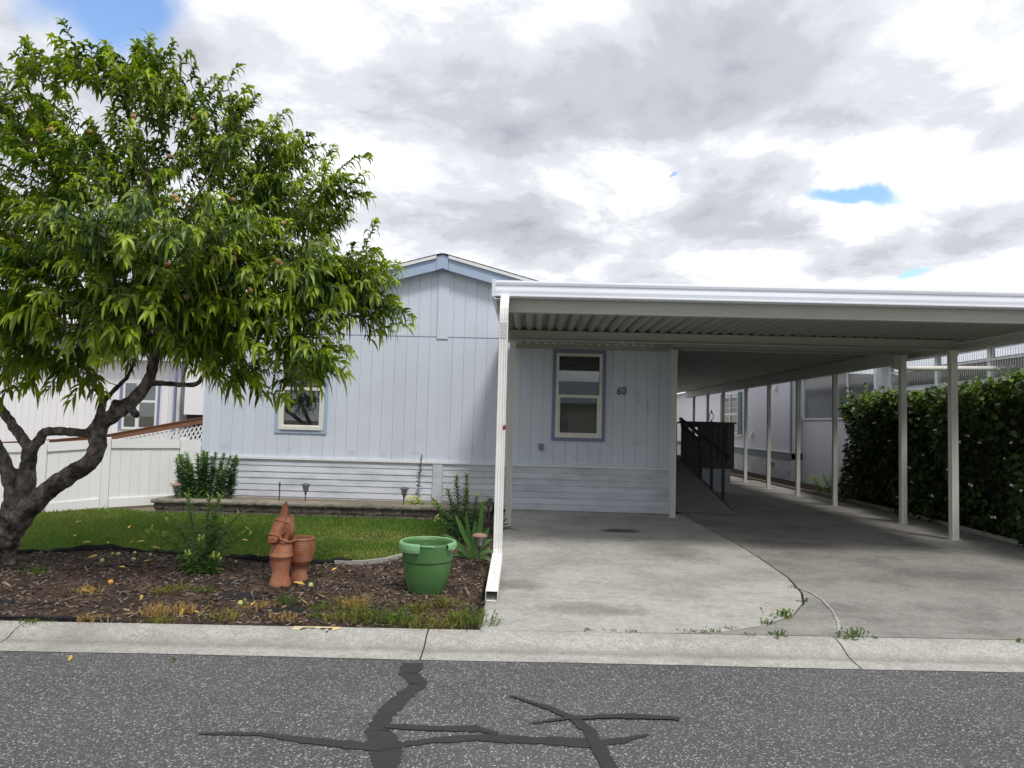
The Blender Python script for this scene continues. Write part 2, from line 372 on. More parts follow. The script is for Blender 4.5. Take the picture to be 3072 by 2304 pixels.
def concrete_mat(name, base, stain, stain_amt, speck=.3, rust=None, oil=None, gutter=False):
    mt, t, p, o = newmat(name); k = NT(t)
    v = k.math('MULTIPLY_ADD', k.noise(1.1, 9, .7), .6, .70)
    v = k.math('MULTIPLY', v, k.math('MULTIPLY_ADD', k.ramp(k.noise(16, 8, .75), [(.33, 0.0), (.67, 1.0)]), .34, .83))
    v = k.math('MULTIPLY', v, k.math('MULTIPLY_ADD', k.ramp(k.noise(75, 4, .75), [(.36, 0.0), (.64, 1.0)]), .36*speck/.3, 1-.18*speck/.3))
    c = k.hsv(base, val=v)
    f = k.math('MULTIPLY', k.ramp(k.noise(1.5, 12, .76, sc3=(.9, 1.1, 1), dist=.15), [(.45, 0.0), (.66, 1.0)]), stain_amt)
    c = k.mix(f, c, stain)
    if rust:
        f = k.math('MULTIPLY', k.ramp(k.noise(1.7, 8, .7, dist=.4), [(.56, 0.0), (.72, 1.0)]), .55); c = k.mix(f, c, rust)
    if oil:
        for (ox, oy, ox_r, oy_r, am) in oil:
            df = k.n('ShaderNodeVectorMath', operation='SUBTRACT'); k.l(k.pos(), df.inputs[0]); df.inputs[1].default_value = (ox, oy, 0)
            ml = k.n('ShaderNodeVectorMath', operation='MULTIPLY'); k.l(df.outputs[0], ml.inputs[0]); ml.inputs[1].default_value = (1/ox_r, 1/oy_r, 0)
            ln = k.n('ShaderNodeVectorMath', operation='LENGTH'); k.l(ml.outputs[0], ln.inputs[0])
            dd = k.math('ADD', ln.outputs['Value'], k.math('MULTIPLY_ADD', k.noise(4, 5, .6), 1.1, -.55))
            c = k.mix(k.math('MULTIPLY', k.ramp(dd, [(.45, 1.0), (1.05, 0.0)]), am), c, (.06, .057, .05))
    if gutter:                                   # silt left along the flow line of the gutter
        sp = k.n('ShaderNodeSeparateXYZ'); k.l(k.pos(), sp.inputs[0]); u = k.math('MULTIPLY', k.math('SUBTRACT', sp.outputs[1], k.math('MULTIPLY_ADD', sp.outputs[0], .034, 5.117)), 1/.44)
        u = k.math('ADD', u, k.math('MULTIPLY_ADD', k.noise(2.5, 6, .6), .16, -.08))
        bnd = k.ramp(u, [(.22, 0.0), (.36, .8), (.42, .55), (.60, 0.0)]); c = k.mix(k.math('MULTIPLY', bnd, k.math('MULTIPLY_ADD', k.noise(6, 6, .7), 1.0, .1)), c, (.14, .135, .118))
    pit = k.ramp(k.voro(32), [(.10, 1.0), (.18, 0.0)]); rv = k.ramp(k.noise(9, 2), [(.56, 0.0), (.62, 1.0)])
    pt = k.math('MULTIPLY', pit, rv); c = k.mix(k.math('MULTIPLY', pt, .75), c, (.09, .085, .075))
    k.l(c, p.inputs['Base Color']); p.inputs['Roughness'].default_value = .88; p.inputs['Specular IOR Level'].default_value = .25
    n1 = k.bump(k.noise(150, 3, .7), .35, .004, None); k.bump(k.noise(9, 5), .25, .01, p, n1)
    return mt
def bark_mat():
    mt, t, p, o = newmat('bark'); k = NT(t)
    n1 = k.noise(16, 8, .7, sc3=(1, 1, .55)); n2 = k.noise(5, 5, .6); n3 = k.voro(26)
    c = k.ramp(n1, [(.3, (.028, .023, .02)), (.48, (.145, .122, .108)), (.66, (.33, .285, .255))])
    c = k.mix(k.ramp(n2, [(.5, 0.0), (.64, .85)]), c, (.028, .025, .023))
    c = k.mix(k.ramp(k.noise(3, 4), [(.6, 0.0), (.75, .45)]), c, (.17, .165, .155))
    k.l(c, p.inputs['Base Color']); p.inputs['Roughness'].default_value = .9; p.inputs['Specular IOR Level'].default_value = .15
    b1 = k.bump(n1, 1.0, .05, None); k.bump(n3, .6, .02, p, b1)
    return mt
MT = {}
MT['asphalt'] = asphalt_mat()
MT['tar'] = M('tar', (.034, .034, .036), .7, .25, 8, bump=.4, bs=120, spec=.3)
MT['concrete_light'] = concrete_mat('concrete_light', (.385, .376, .348), (.17, .165, .152), .6, rust=(.30, .22, .15), oil=[(1.42, 10.45, .36, .22, .9), (-.05, 7.0, .35, .3, .45), (.6, 6.2, .6, .25, .4), (1.9, 9.0, .5, .6, .3)])
MT['concrete'] = concrete_mat('concrete', (.262, .255, .235), (.10, .097, .090), .65, rust=(.27, .20, .13),
                              oil=[(1.42, 10.45, .36, .22, .8), (-.05, 7.0, .35, .3, .35), (3.6, 9.6, .9, .5, .4), (4.6, 8.0, 1.0, .35, .35), (2.9, 11.4, .7, .5, .35)])
MT['curb'] = concrete_mat('curb_concrete', (.365, .358, .332), (.19, .182, .162), .5, speck=.5, gutter=True)
MT['soil'] = M('soil', (.055, .04, .03), .95, .4, 6, bump=.8, bs=30, spec=.1)
MT['mulch'] = M('mulch', (.05, .036, .029), .95, .55, 12, bump=1.0, bs=45, spec=.12, dirt=(.15, .1, .07), dirt_amt=.5, dirt_s=3)
MT['lawn'] = M('lawn_soil', (.05, .07, .02), .95, .4, 5, bump=.6, bs=40, spec=.1, dirt=(.15, .11, .05), dirt_amt=.4, dirt_s=1.5, dirt_th=.6)
MT['gravel'] = M('gravel', (.20, .165, .125), .95, .35, 14, bump=.8, bs=50, spec=.1)
MT['grass'] = leafmat('grass_blade', (.10, .20, .028), (.30, .33, .08), .3, .5, .3, .35)
MT['fabric'] = M('weed_fabric', (.014, .014, .016), .7, .3, 20, bump=.5, bs=60, spec=.3)
MT['siding'] = M('blue_siding', (.615, .665, .75), .62, .035, 1.5, objvar=.025, bump=.35, bs=90, spec=.3, dirt=(.54, .575, .63), dirt_amt=.4, dirt_s=1.4, dirt_th=.6, bsc3=(1, 1, .35))
def patches(mt, spots, colr):
    t = mt.node_tree; k = NT(t); p = next(n for n in t.nodes if n.type == 'BSDF_PRINCIPLED'); src = p.inputs['Base Color'].links[0].from_socket; c = src
    for (x, z, rx, rz_) in spots:
        df = k.n('ShaderNodeVectorMath', operation='SUBTRACT'); k.l(k.pos(), df.inputs[0]); df.inputs[1].default_value = (x, 12.29, z)
        ml = k.n('ShaderNodeVectorMath', operation='MULTIPLY'); k.l(df.outputs[0], ml.inputs[0]); ml.inputs[1].default_value = (1/rx, 0, 1/rz_)
        ln = k.n('ShaderNodeVectorMath', operation='LENGTH'); k.l(ml.outputs[0], ln.inputs[0])
        dd = k.math('ADD', ln.outputs['Value'], k.math('MULTIPLY_ADD', k.noise(14, 6, .7), 1.9, -.95)); c = k.mix(k.math('MULTIPLY', k.ramp(dd, [(.6, 1.0), (1.15, 0.0)]), .38), c, colr)
    k.l(c, p.inputs['Base Color'])
patches(MT['siding'], [(1.95, 2.17, .045, .12), (2.11, 2.03, .05, .15), (2.25, 2.19, .035, .035), (1.94, 1.40, .16, .035), (.10, 1.13, .03, .03), (-3.0, 1.10, .10, .07), (-2.45, 1.08, .07, .05), (-4.1, 1.12, .09, .06), (-5.2, 1.15, .10, .09), (-.9, 1.2, .06, .09), (.9, 1.1, .10, .03), (-1.9, 1.12, .08, .04)], (.44, .475, .53))
MT['siding_skirt'] = M('blue_skirting', (.60, .635, .695), .65, .06, 2, objvar=.05, bump=.5, bs=25, spec=.3, dirt=(.40, .43, .475), dirt_amt=.75, dirt_s=2.2, dirt_th=.53, sc3=(.6, 1, 2), bsc3=(.25, 1, 3))
MT['backing'] = M('groove_backing_paint', (.58, .615, .67), .8, .1, 4)  # even coat of the wall sheet behind the plank gaps
MT['blue_trim'] = M('blue_trim', (.36, .45, .60), .55, .08, 3, bump=.2, bs=60)
MT['slate_trim'] = M('slate_trim', (.20, .235, .36), .6, .12, 4, bump=.25, bs=60)
MT['white_trim'] = M('white_trim', (.74, .755, .77), .5, .05, 3)
MT['vinyl'] = M('window_vinyl', (.72, .72, .66), .45, .06, 5, dirt=(.42, .40, .33), dirt_amt=.4, dirt_s=5)
MT['shingle'] = M('shingle', (.06, .058, .06), .9, .4, 25, objvar=.2, bump=.7, bs=70)
MT['almond'] = M('almond_metal', (.60, .60, .555), .45, .06, 2.5, spec=.5, dirt=(.40, .38, .33), dirt_amt=.35, dirt_s=1.6, sc3=(1, 1, .4))
MT['beam'] = M('shaded_almond_metal', (.43, .43, .395), .5, .08, 2.5, spec=.4, dirt=(.30, .29, .25), dirt_amt=.4, dirt_s=1.6, sc3=(.4, 1, 1))  # almond paint darkened to carry the shade under the fascia overhang
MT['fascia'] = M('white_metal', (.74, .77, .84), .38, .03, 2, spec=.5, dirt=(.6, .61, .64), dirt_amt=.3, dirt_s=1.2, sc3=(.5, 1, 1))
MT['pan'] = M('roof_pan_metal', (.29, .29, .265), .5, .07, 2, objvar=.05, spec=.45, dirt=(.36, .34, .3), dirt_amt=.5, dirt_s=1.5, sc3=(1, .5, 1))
MT['spout'] = M('downspout_metal', (.78, .785, .77), .4, .03, 3, dirt=(.55, .53, .47), dirt_amt=.35, dirt_s=3)
MT['dark'] = M('dark_inside', (.02, .02, .02), .9, .2, 4)
MT['room'] = M('room_wall', (.10, .09, .08), .9, .2, 2)
MT['blind'] = M('blind_slat', (.42, .42, .40), .6, .08, 6)
MT['glass'] = glassmat('window_glass')
MT['black'] = M('black_metal', (.015, .015, .016), .5, .2, 10)
MT['block'] = M('retaining_block', (.15, .128, .108), .95, .45, 14, objvar=.22, bump=1.0, bs=45, spec=.15, dirt=(.05, .045, .04), dirt_amt=.7, dirt_s=5)
MT['cap'] = M('cap_stone', (.24, .215, .175), .95, .3, 12, objvar=.15, bump=.8, bs=50, spec=.15, dirt=(.09, .08, .065), dirt_amt=.7, dirt_s=4)
MT['fence'] = M('white_vinyl', (.80, .815, .82), .42, .02, 2, objvar=.015, dirt=(.55, .56, .53), dirt_amt=.3, dirt_s=1.2, dirt_th=.6)
MT['nb_white'] = M('white_siding', (.80, .80, .83), .6, .03, 2, objvar=.02)
MT['nb_lav'] = M('lavender_siding', (.72, .72, .79), .65, .05, 2.5, bump=.3, bs=40)
MT['teal'] = M('teal_trim', (.13, .20, .23), .6, .12, 5)
MT['nb_brick'] = M('painted_brick', (.58, .57, .60), .75, .08, 5, objvar=.08, bump=.5, bs=40)
MT['wood_rail'] = M('redwood_rail', (.20, .095, .055), .7, .35, 8, bump=.5, bs=30, sc3=(.4, 1, 2))
MT['deck'] = M('grey_deck_paint', (.105, .105, .115), .7, .2, 4, objvar=.1, bump=.3, bs=40)
MT['ramp'] = M('ramp_grit', (.28, .275, .265), .95, .15, 30, bump=.4, bs=150)
MT['terra'] = M('terracotta', (.33, .125, .068), .85, .22, 7, bump=.3, bs=90, spec=.2, dirt=(.42, .25, .17), dirt_amt=.55, dirt_s=9, dirt_th=.52)
MT['pot'] = M('green_plastic', (.065, .165, .05), .45, .12, 4, spec=.45, dirt=(.11, .23, .09), dirt_amt=.5, dirt_s=6)
MT['potrim'] = M('faded_green_plastic', (.20, .40, .20), .55, .08, 8, spec=.4)
MT['lamp_dark'] = M('lamp_metal', (.055, .055, .058), .5, .25, 25, spec=.5)
MT['lamp_rust'] = M('lamp_cap_rust', (.30, .17, .125), .8, .3, 30, dirt=(.16, .13, .12), dirt_amt=.7, dirt_s=18)
MT['lamp_grey'] = M('lamp_cap_grey', (.10, .105, .12), .5, .25, 30)
MT['lamp_glass'] = glassmat('lamp_glass', (.75, .76, .72), .15, 1.45, .35, (.45, .45, .40))
MT['bark'] = bark_mat()
MT['cutwood'] = M('cut_wood', (.20, .17, .14), .9, .3, 20, bump=.5, bs=40)
MT['twig'] = M('twig', (.11, .075, .05), .8, .3, 20)
MT['peachleaf'] = leafmat('peach_leaf', (.036, .088, .008), (.38, .50, .035), .36, .40, .4, .3)
MT['peach'] = M('peach_skin', (.36, .20, .095), .85, .35, 40, objvar=.25, spec=.2, dirt=(.32, .33, .12), dirt_amt=.8, dirt_s=25)
MT['greenpeach'] = M('unripe_peach', (.42, .50, .20), .8, .2, 30, objvar=.2, spec=.2)
MT['orangepeach'] = M('ripe_peach', (.75, .36, .09), .8, .2, 30, spec=.2)
MT['lily'] = leafmat('lily_leaf', (.030, .082, .022), (.16, .28, .045), .28, .45, .4, .25)
MT['lily_light'] = leafmat('lily_leaf_light', (.055, .14, .025), (.28, .40, .07), .32, .45, .4, .25)
MT['lily_dark'] = leafmat('lily_leaf_dark', (.012, .032, .014), (.03, .065, .02), .15, .5, .4, .25)
MT['iris'] = leafmat('iris_leaf', (.055, .14, .035), (.16, .28, .07), .28, .5, .35, .2)
MT['hedge'] = leafmat('bramble_leaf', (.020, .048, .013), (.24, .36, .06), .3, .45, .4, .3)
MT['weed'] = leafmat('weed_leaf', (.10, .15, .025), (.30, .235, .06), .3, .6, .2, .3)
MT['weed_green'] = leafmat('weed_green_leaf', (.05, .115, .02), (.16, .22, .04), .3, .6, .2, .3)
MT['weed_dry'] = leafmat('weed_dry_leaf', (.33, .22, .07), (.45, .30, .12), .25, .7, .2, .3)
MT['stem'] = M('green_stem', (.09, .15, .035), .6, .25, 20)
MT['bud'] = M('lily_bud', (.42, .52, .12), .5, .2, 20, objvar=.2)
MT['petal_white'] = M('white_petal', (.80, .80, .76), .6, .06, 20)
MT['petal_yellow'] = leafmat('yellow_petal', (.50, .50, .07), (.68, .64, .12), .3, .6, .3, .15)
MT['yellowleaf'] = M('fallen_leaf_yellow', (.62, .42, .09), .7, .2, 20, objvar=.35)
MT['chip'] = leafmat('bark_chip', (.045, .030, .023), (.36, .29, .235), 0.02, .9, .15, .3)
MT['paint_yellow'] = M('curb_paint_yellow', (.66, .52, .25), .8, .12, 20, dirt=(.47, .45, .4), dirt_amt=.8, dirt_s=16, dirt_th=.56)
MT['paint_black'] = M('curb_paint_black', (.02, .02, .025), .7, .2, 20)
MT['red'] = M('red_reflector', (.30, .03, .02), .3, .1, 10)
MT['poly'] = glassmat('corrugated_plastic', (.80, .83, .88), .12, 1.5, .16, (.75, .78, .82))
MT['shed'] = M('cream_wall', (.72, .70, .62), .6, .05, 2)
MT['grey_box'] = M('grey_box', (.22, .24, .26), .6, .1, 6)
MT['beige'] = M('beige_siding', (.42, .37, .32), .7, .08, 2, objvar=.05)
MT['nb_roof'] = M('blue_grey_shingle', (.13, .17, .20), .9, .3, 12)
MT['grey_wood'] = M('grey_wood_border', (.34, .33, .30), .85, .2, 15, bump=.4, bs=50, sc3=(.3, 1, 1))
MT['metal_shed'] = M('metal_panel', (.62, .65, .70), .4, .05, 3)
MT['cardboard'] = M('cardboard', (.42, .31, .19), .9, .1, 6)
MT['purple_box'] = M('stored_box_dark', (.06, .05, .08), .8, .3, 3)
# ------------------------------------------------------------------ ground, street, kerb, slabs
def Ye(x): return 5.117 + .034*x
def Yb(x): return 5.557 + .044*x
gm = MB(); gm.face([(-400, -400, -.10), (400, -400, -.10), (400, 600, -.10), (-400, 600, -.10)])
gm.build('ground', MT['gravel'], kind='structure')
yard_poly = [(-24, Yb(-24)+.02), (-9, Yb(-9)+.02), (24, Yb(24)+.02), (24, 45), (-24, 45)]
region(yard_poly, 1.5, lambda x, y: gz(x, y)-.045, 0.02).build('yard_soil', MT['gravel'], kind='structure')
rd = MB()
xs = np.linspace(-60, 60, 121); ysn = np.linspace(0, 1, 9)
for i in range(120):
    for j in range(8):
        q = []
        for (a, b) in ((i, j), (i+1, j), (i+1, j+1), (i, j+1)):
            x = xs[a]; y0, y1 = -2.9+.034*x, Ye(x); t = ysn[b]
            q.append((x, y0+(y1-y0)*t, .05*math.sin(math.pi*t)))
        rd.face(q)
road = rd.build('road', MT['asphalt'], kind='structure', smooth=True)
def road_z(x, y):
    y0, y1 = -2.9+.034*x, Ye(x); return .05*math.sin(math.pi*min(max((y-y0)/(y1-y0), 0), 1))
def ribbon(pts, wid, dz, seed):                       # tar poured along a crack, ragged edges
    rr = random.Random(seed); P = [atZ(x*VV, y*VV, .03)[:2] for x, y in pts]; W = [w*VV/F for w in wid]
    L, Rr = [], []; n = 40; ka = kb = 0.0
    for i in range(len(P)-1):
        for k in range(n):
            t = k/n; p = P[i]*(1-t)+P[i+1]*t; d = P[i+1]-P[i]; d = d/np.linalg.norm(d); nn = np.array([-d[1], d[0]])
            dist = math.hypot(p[0], p[1]); w = (W[i]*(1-t)+W[i+1]*t)*math.hypot(dist, H)*.5
            # picture width of a cross-road strip is foreshortened; use the along-picture width
            ka = .88*ka+rr.uniform(-.09, .09); kb = .88*kb+rr.uniform(-.09, .09); k1 = 1+ka+rr.uniform(-.10, .10); k2 = 1+kb+rr.uniform(-.10, .10); f = 1/max(.33, abs(nn[0]) + abs(nn[1])*H/dist)
            a = p+nn*w*f*k1; b = p-nn*w*f*k2; L.append((a[0], a[1], road_z(*a)+dz)); Rr.append((b[0], b[1], road_z(*b)+dz))
    b = MB(); b.add(L+Rr, [(i, i+1, len(L)+i+1, len(L)+i) for i in range(len(L)-1)])
    b.build('tar_seal', MT['tar'], road)
ribbon([(893, 1424), (886, 1448), (905, 1470), (868, 1502), (826, 1545), (816, 1578), (835, 1612), (836, 1690)], [44, 40, 36, 36, 38, 44, 56, 58], .003, 1)
ribbon([(430, 1584), (560, 1584), (650, 1597), (740, 1607), (830, 1613), (940, 1598), (1040, 1592), (1180, 1600), (1290, 1606), (1350, 1597), (1402, 1584)], [3, 9, 14, 17, 20, 17, 16, 17, 19, 16, 6], .005, 2)
ribbon([(828, 1567), (950, 1573), (1030, 1572), (1075, 1585)], [8, 11, 17, 12], .0065, 3)
ribbon([(1100, 1498), (1180, 1524), (1240, 1550), (1275, 1580), (1292, 1612), (1335, 1690)], [6, 16, 22, 26, 30, 36], .008, 4)
ribbon([(1145, 1562), (1230, 1549), (1350, 1545), (1472, 1551)], [4, 9, 11, 7], .0095, 5)
# rolled kerb in cast lengths with open joints
curb = bpy.data.objects.new('curb', None); col.objects.link(curb); curb['kind'] = 'structure'
joints = [-60, -30, -20, -13.2, -10.0, -6.9, -3.72, -.70, 2.43, 5.55, 8.7, 11.8, 20, 30, 60]
def kz(u): return float(np.interp(u, [0, .06, .34, .46, .56, .66, .76, .88, 1.0], [.004, .006, .016, .026, .045, .066, .080, .087, .090]))
US = [0, .03, .06, .2, .34, .40, .46, .51, .56, .61, .66, .71, .76, .82, .88, .94, 1.0]
for a, b in zip(joints[:-1], joints[1:]):
    n = max(2, int((b-a)/.12)) if b < 14 and a > -14 else 6; B = MB(); xx = np.linspace(a+.006, b-.006, n+1); V = []
    for x in xx:
        wob = .004*math.sin(x*2.1)+random.uniform(-.003, .003)
        for i, u in enumerate(US): V.append((x, Ye(x)-.01+(wob if i == 0 else 0)+u*(Yb(x)-Ye(x)+.01), kz(u)))
        V.append((x, Yb(x), -.08))
    k = len(US)+1; fs = [(i*k+j, (i+1)*k+j, (i+1)*k+j+1, i*k+j+1) for i in range(n) for j in range(k-1)]
    fs += [tuple(range(k)), tuple(n*k+j for j in range(k))[::-1]]
    B.add(V, fs); B.build('curb_segment', MT['curb'], curb, smooth=False)
# worn house-number stencil at the back of the kerb
def on_curb(x, u, dz=.004): return (x, Ye(x)+u*(Yb(x)-Ye(x)), kz(u)+dz)
def curb_paint(pts, mat, dz, name):
    B = MB(); B.face([on_curb(x, u, dz) for x, u in pts]); return B.build(name, mat, curb)
xa = atZ(892, 1872, .09)[0]; sc = .36/220
def px2(x): return xa + (x-560)*(360/2212.0)*5.75/F
def u2(y): return 1.0-(y-185)/600.0
pat = [(560, 190), (1385, 195), (1370, 225), (1330, 270), (1255, 288), (1180, 240), (1050, 235), (1000, 265), (940, 235), (830, 230), (735, 235), (690, 295), (560, 290)]
B = MB()
for (x, y), (x2_, y2_) in zip(pat[2:-1], pat[3:]): 
    B.face([on_curb(px2(x), min(.995, u2(190)), .004), on_curb(px2(x2_), min(.995, u2(190)), .004), on_curb(px2(x2_), u2(y2_), .004), on_curb(px2(x), u2(y), .004)])
B.build('painted_patch', MT['paint_yellow'], curb)
for gly in ([(735, 240), (820, 238), (800, 255), (760, 262), (725, 296), (697, 296)], [(848, 240), (932, 237), (925, 258), (905, 258), (900, 246), (880, 246), (860, 262), (845, 260)],
            [(1045, 243), (1125, 238), (1115, 255), (1085, 275), (1055, 270), (1032, 262)], [(1165, 245), (1240, 240), (1245, 262), (1215, 282), (1180, 280), (1195, 262), (1160, 256)],
            [(1165, 315), (1200, 312), (1195, 330), (1180, 350), (1170, 340)]):
    curb_paint([(px2(x), u2(y)) for x, y in gly], MT['paint_black'], .007, 'number_fragment')
# driveway slabs: curved joint between them, saw joints across
J = [(2.72, 12.28), (2.77, 11.2), (2.82, 10.2), (2.85, 9.5), (2.845, 8.67), (2.80, 7.65), (2.70, 7.02), (2.57, 6.64), (2.32, 6.22), (1.97, 5.89), (1.58, 5.69), (1.2, 5.63)]
drive = bpy.data.objects.new('driveway', None); col.objects.link(drive); drive['kind'] = 'structure'
def slab(poly, name='concrete_slab', mt='concrete'):
    return region(poly, .22, lambda x, y: gz(x, y)+.002*math.sin(x*1.3+y), .07).build(name, MT[mt], drive)
YS = 9.07
left_front = [(-.31, Yb(-.31)+.008), (1.2, Yb(1.2)+.01)] + [p for p in J[::-1] if p[1] < YS and p[0] != 1.2] + [(2.848, YS-.003), (-.31, YS-.003)]
left_back = [(-.31, YS+.003), (2.848, YS+.003)] + [p for p in J[::-1] if p[1] > YS] + [(2.72, 12.3), (-.31, 12.3)]
def off(p, d=.020): return (p[0]+d, p[1]-d*.6)
Jo = [off(p) for p in J]; Jo[-1] = (1.25, Yb(1.25)+.008)
right_front = [(1.25, Yb(1.25)+.008), (6.95, Yb(6.95)+.008), (6.95, YS-.003), (2.865, YS-.003)] + [p for p in Jo[:-1] if p[1] < YS-.02]
right_back = [(2.865, YS+.003), (6.95, YS+.003), (6.95, 14.9), (2.735, 14.9)] + [p for p in Jo if p[1] > YS+.02]
slab(left_front, mt='concrete_light'); slab(left_back, mt='concrete_light'); slab(right_front); slab(right_back)
sm = MB(); sp_ = [(2.72, 7.28), (2.80, 7.0), (2.80, 6.75), (2.74, 6.4), (2.64, 6.05), (2.50, 5.70)]; SL = []
for i in range(len(sp_)-1):
    for q in range(12): t = q/12; x = sp_[i][0]*(1-t)+sp_[i+1][0]*t; y = sp_[i][1]*(1-t)+sp_[i+1][1]*t; w = .010+random.uniform(-.005, .006); z = float(gz(x, y))+.006; SL += [(x-w, y, z), (x+w, y, z)]
sm.add(SL, [(2*i, 2*i+1, 2*i+3, 2*i+2) for i in range(len(SL)//2-1)]); sm.build('mortar_seam', MT['curb'], drive)
slab([(2.55, 14.906), (6.75, 14.906), (6.75, 21.0), (2.55, 21.0)]); slab([(2.55, 21.006), (6.6, 21.006), (6.6, 33), (2.55, 33)])
# lawn and planting bed
LB = [(-6.9, 7.62), (-5.47, 7.71), (-5.0, 7.86), (-4.57, 8.0), (-4.1, 8.0), (-3.74, 7.91), (-3.2, 7.74), (-2.8, 7.61), (-2.27, 7.51), (-1.81, 7.63), (-1.41, 8.145), (-1.18, 8.9), (-1.05, 9.8), (-1.0, 10.92)]
lawn_poly = LB + [(-5.72, 10.92), (-6.45, 11.2), (-7.9, 10.5), (-8.2, 7.7)]
bed_poly = [(-9.6, Yb(-9.6)+.01), (-5, Yb(-5)+.01), (-.335, Yb(-.335)+.01), (-.335, 10.92), (-1.0, 10.92)] + LB[::-1][1:] + [(-8.2, 7.7), (-9.6, 8.2)]
region(lawn_poly, .3, lambda x, y: gz(x, y)-.01, .05).build('lawn_soil', MT['lawn'], kind='structure')
def bed_z(x, y): return float(gz(x, y)) - .012 + .02*math.sin(x*3.1+1)*math.sin(y*3.7) + .03*math.exp(-((x+2.6)**2+(y-6.9)**2)/1.2)
region(bed_poly, .09, bed_z, .05, jit=.008).build('planting_bed', MT['mulch'], kind='structure')
# grass
def scatter(poly, n):
    xs = [p[0] for p in poly]; ys = [p[1] for p in poly]; X = rng.uniform(min(xs), max(xs), n*3); Y = rng.uniform(min(ys), max(ys), n*3); k = inside(poly, X, Y); return X[k][:n], Y[k][:n]
def blades(name, X, Y, Z, L, W, lean, tint, mat, **kw):
    n = len(X); a = rng.uniform(0, 2*math.pi, n); b = np.abs(rng.normal(0, lean, n)); D = np.stack((np.sin(b)*np.cos(a), np.sin(b)*np.sin(a), np.cos(b)), 1)
    a2 = a + rng.normal(0, .5, n); N = np.stack((np.cos(a2), np.sin(a2), np.zeros(n)), 1)*-1
    V, T, k = leaf_arrays(np.stack((X, Y, Z), 1), D, N, L, W, rng.uniform(.05, .4, n), .15, (0, .55, 1), (.9, .7, 0)) if False else leaf_arrays(np.stack((X, Y, Z), 1), D, N, L, W, rng.uniform(.05, .4, n), .15, (0, .4, 1), (0, 1., 0))
    return np_mesh(name, V, T, mat, np.repeat(tint, k))
X, Y = scatter(lawn_poly, 80000)
def fbm(x, y, s): return .5+.5*(np.sin(x*s+1.3*np.sin(y*s*.7))*np.sin(y*s*1.1+1.7*np.sin(x*s*.6)))
dry = np.clip(fbm(X, Y, 1.9)*.35 + .9*np.exp(-((X+1.9)**2/.35+(Y-9.3)**2/.18)) + .8*np.exp(-((X+1.7)**2/.2+(Y-8.2)**2/.05)) + .35*np.clip((-5.2-X)*.5, 0, 1) + rng.normal(0, .18, len(X)), 0, 1)
keep = rng.uniform(0, 1, len(X)) > .85*np.exp(-((X+1.95)**2/.16+(Y-9.35)**2/.07)); X, Y, dry = X[keep], Y[keep], dry[keep]
g = link('grass', blades('grass', X, Y, gz(X, Y)-.012, rng.uniform(.035, .085, len(X))*(1-.3*dry), rng.uniform(.006, .011, len(X)), .45, dry, MT['grass']))
tag(g, 'short green lawn with dry patches between bed and block wall', 'grass', kind='stuff')
# bark chips
X, Y = scatter(bed_poly, 17000); near = rng.uniform(0, 1, len(X)) < np.clip(1.5-(Y-5.3)*.16, .3, 1); X, Y = X[near], Y[near]; n = len(X)
Z = np.array([bed_z(x, y) for x, y in zip(X, Y)]) + rng.uniform(.0, .014, n)
a = rng.uniform(0, 6.28, n); el = rng.normal(0, .25, n); D = np.stack((np.cos(a)*np.cos(el), np.sin(a)*np.cos(el), np.sin(el)), 1)
N = nrm(np.stack((rng.normal(0, .5, n), rng.normal(0, .5, n), np.ones(n)), 1))
V, T, k = leaf_arrays(np.stack((X, Y, Z), 1), D, N, rng.gamma(3, .012, n)+.012, rng.uniform(.006, .018, n), np.zeros(n), .5, (0, .15, .85, 1), (0, 1, .9, 0))
tag(link('bark_chips', np_mesh('bark_chips', V, T, MT['chip'], np.repeat(np.clip(rng.beta(1.1, 2.6, n), 0, 1), k))), 'loose brown bark chips covering the planting bed', 'bark mulch', kind='stuff')

# ------------------------------------------------------------------ the house
HX0, HX1, YF, ZB = -5.58, 2.50, 12.30, 0.975
house = thing('mobile_home', (-1.5, YF, .2), 'pale blue mobile home with grooved siding and the number 60', 'house')
WINS = [(.452, 1.373, 1.399, 2.979), (-4.349, -3.442, 1.410, 2.990)]
def roof_top(x): return 4.58 - .272*abs(x+1.5)
# structural backing behind the grooves, open at the windows
bk = MB(); yb0, yb1 = YF+.006, YF+.10
cuts = sorted([HX0+.03, HX1-.03] + [v for w in WINS for v in (w[0]+.07, w[1]-.07)])
for xa_, xb_ in zip(cuts[:-1], cuts[1:]):
    xm = (xa_+xb_)/2; w = next((w for w in WINS if w[0] < xm < w[1]), None)
    zs = [(.2, 3.4)] if not w else [(.2, w[2]+.07), (w[3]-.07, 3.4)]
    for z0, z1 in zs: bk.box(xa_, xb_, yb0, yb1, z0, z1)
bk.ext([(HX0+.03, 3.4), (HX1-.03, 3.4), (-1.5+.3, roof_top(-1.5)-.2), (-1.5-.3, roof_top(-1.5)-.2)], 'y', yb0, yb1)
bk.build('wall_backing', MT['backing'], house)
def plank(x0, x1, z0, z1f, g=.0013):
    # one board of the grooved siding; its top may follow the rake
    a, b = x0+g, x1-g; zt = (z1f(a), z1f(b)); y0, y1, c = YF-.012, YF+.005, .0025
    pr = [(a, y1), (a, y0+c), (a+c, y0), (b-c, y0), (b, y0+c), (b, y1)]; n = 6
    v = [(p[0], p[1], z0) for p in pr] + [(p[0], p[1], zt[0] if p[0] < (a+b)/2 else zt[1]) for p in pr]
    MB().add(v, [(i, (i+1) % n, n+(i+1) % n, n+i) for i in range(n)] + [tuple(range(n))[::-1], tuple(range(n, 2*n))]).build('plank', MT['siding'], house)
gx = [1.499+.2*k for k in range(-36, 6)]; edges = [HX0] + [x for x in gx if HX0+.06 < x < HX1-.06] + [HX1]
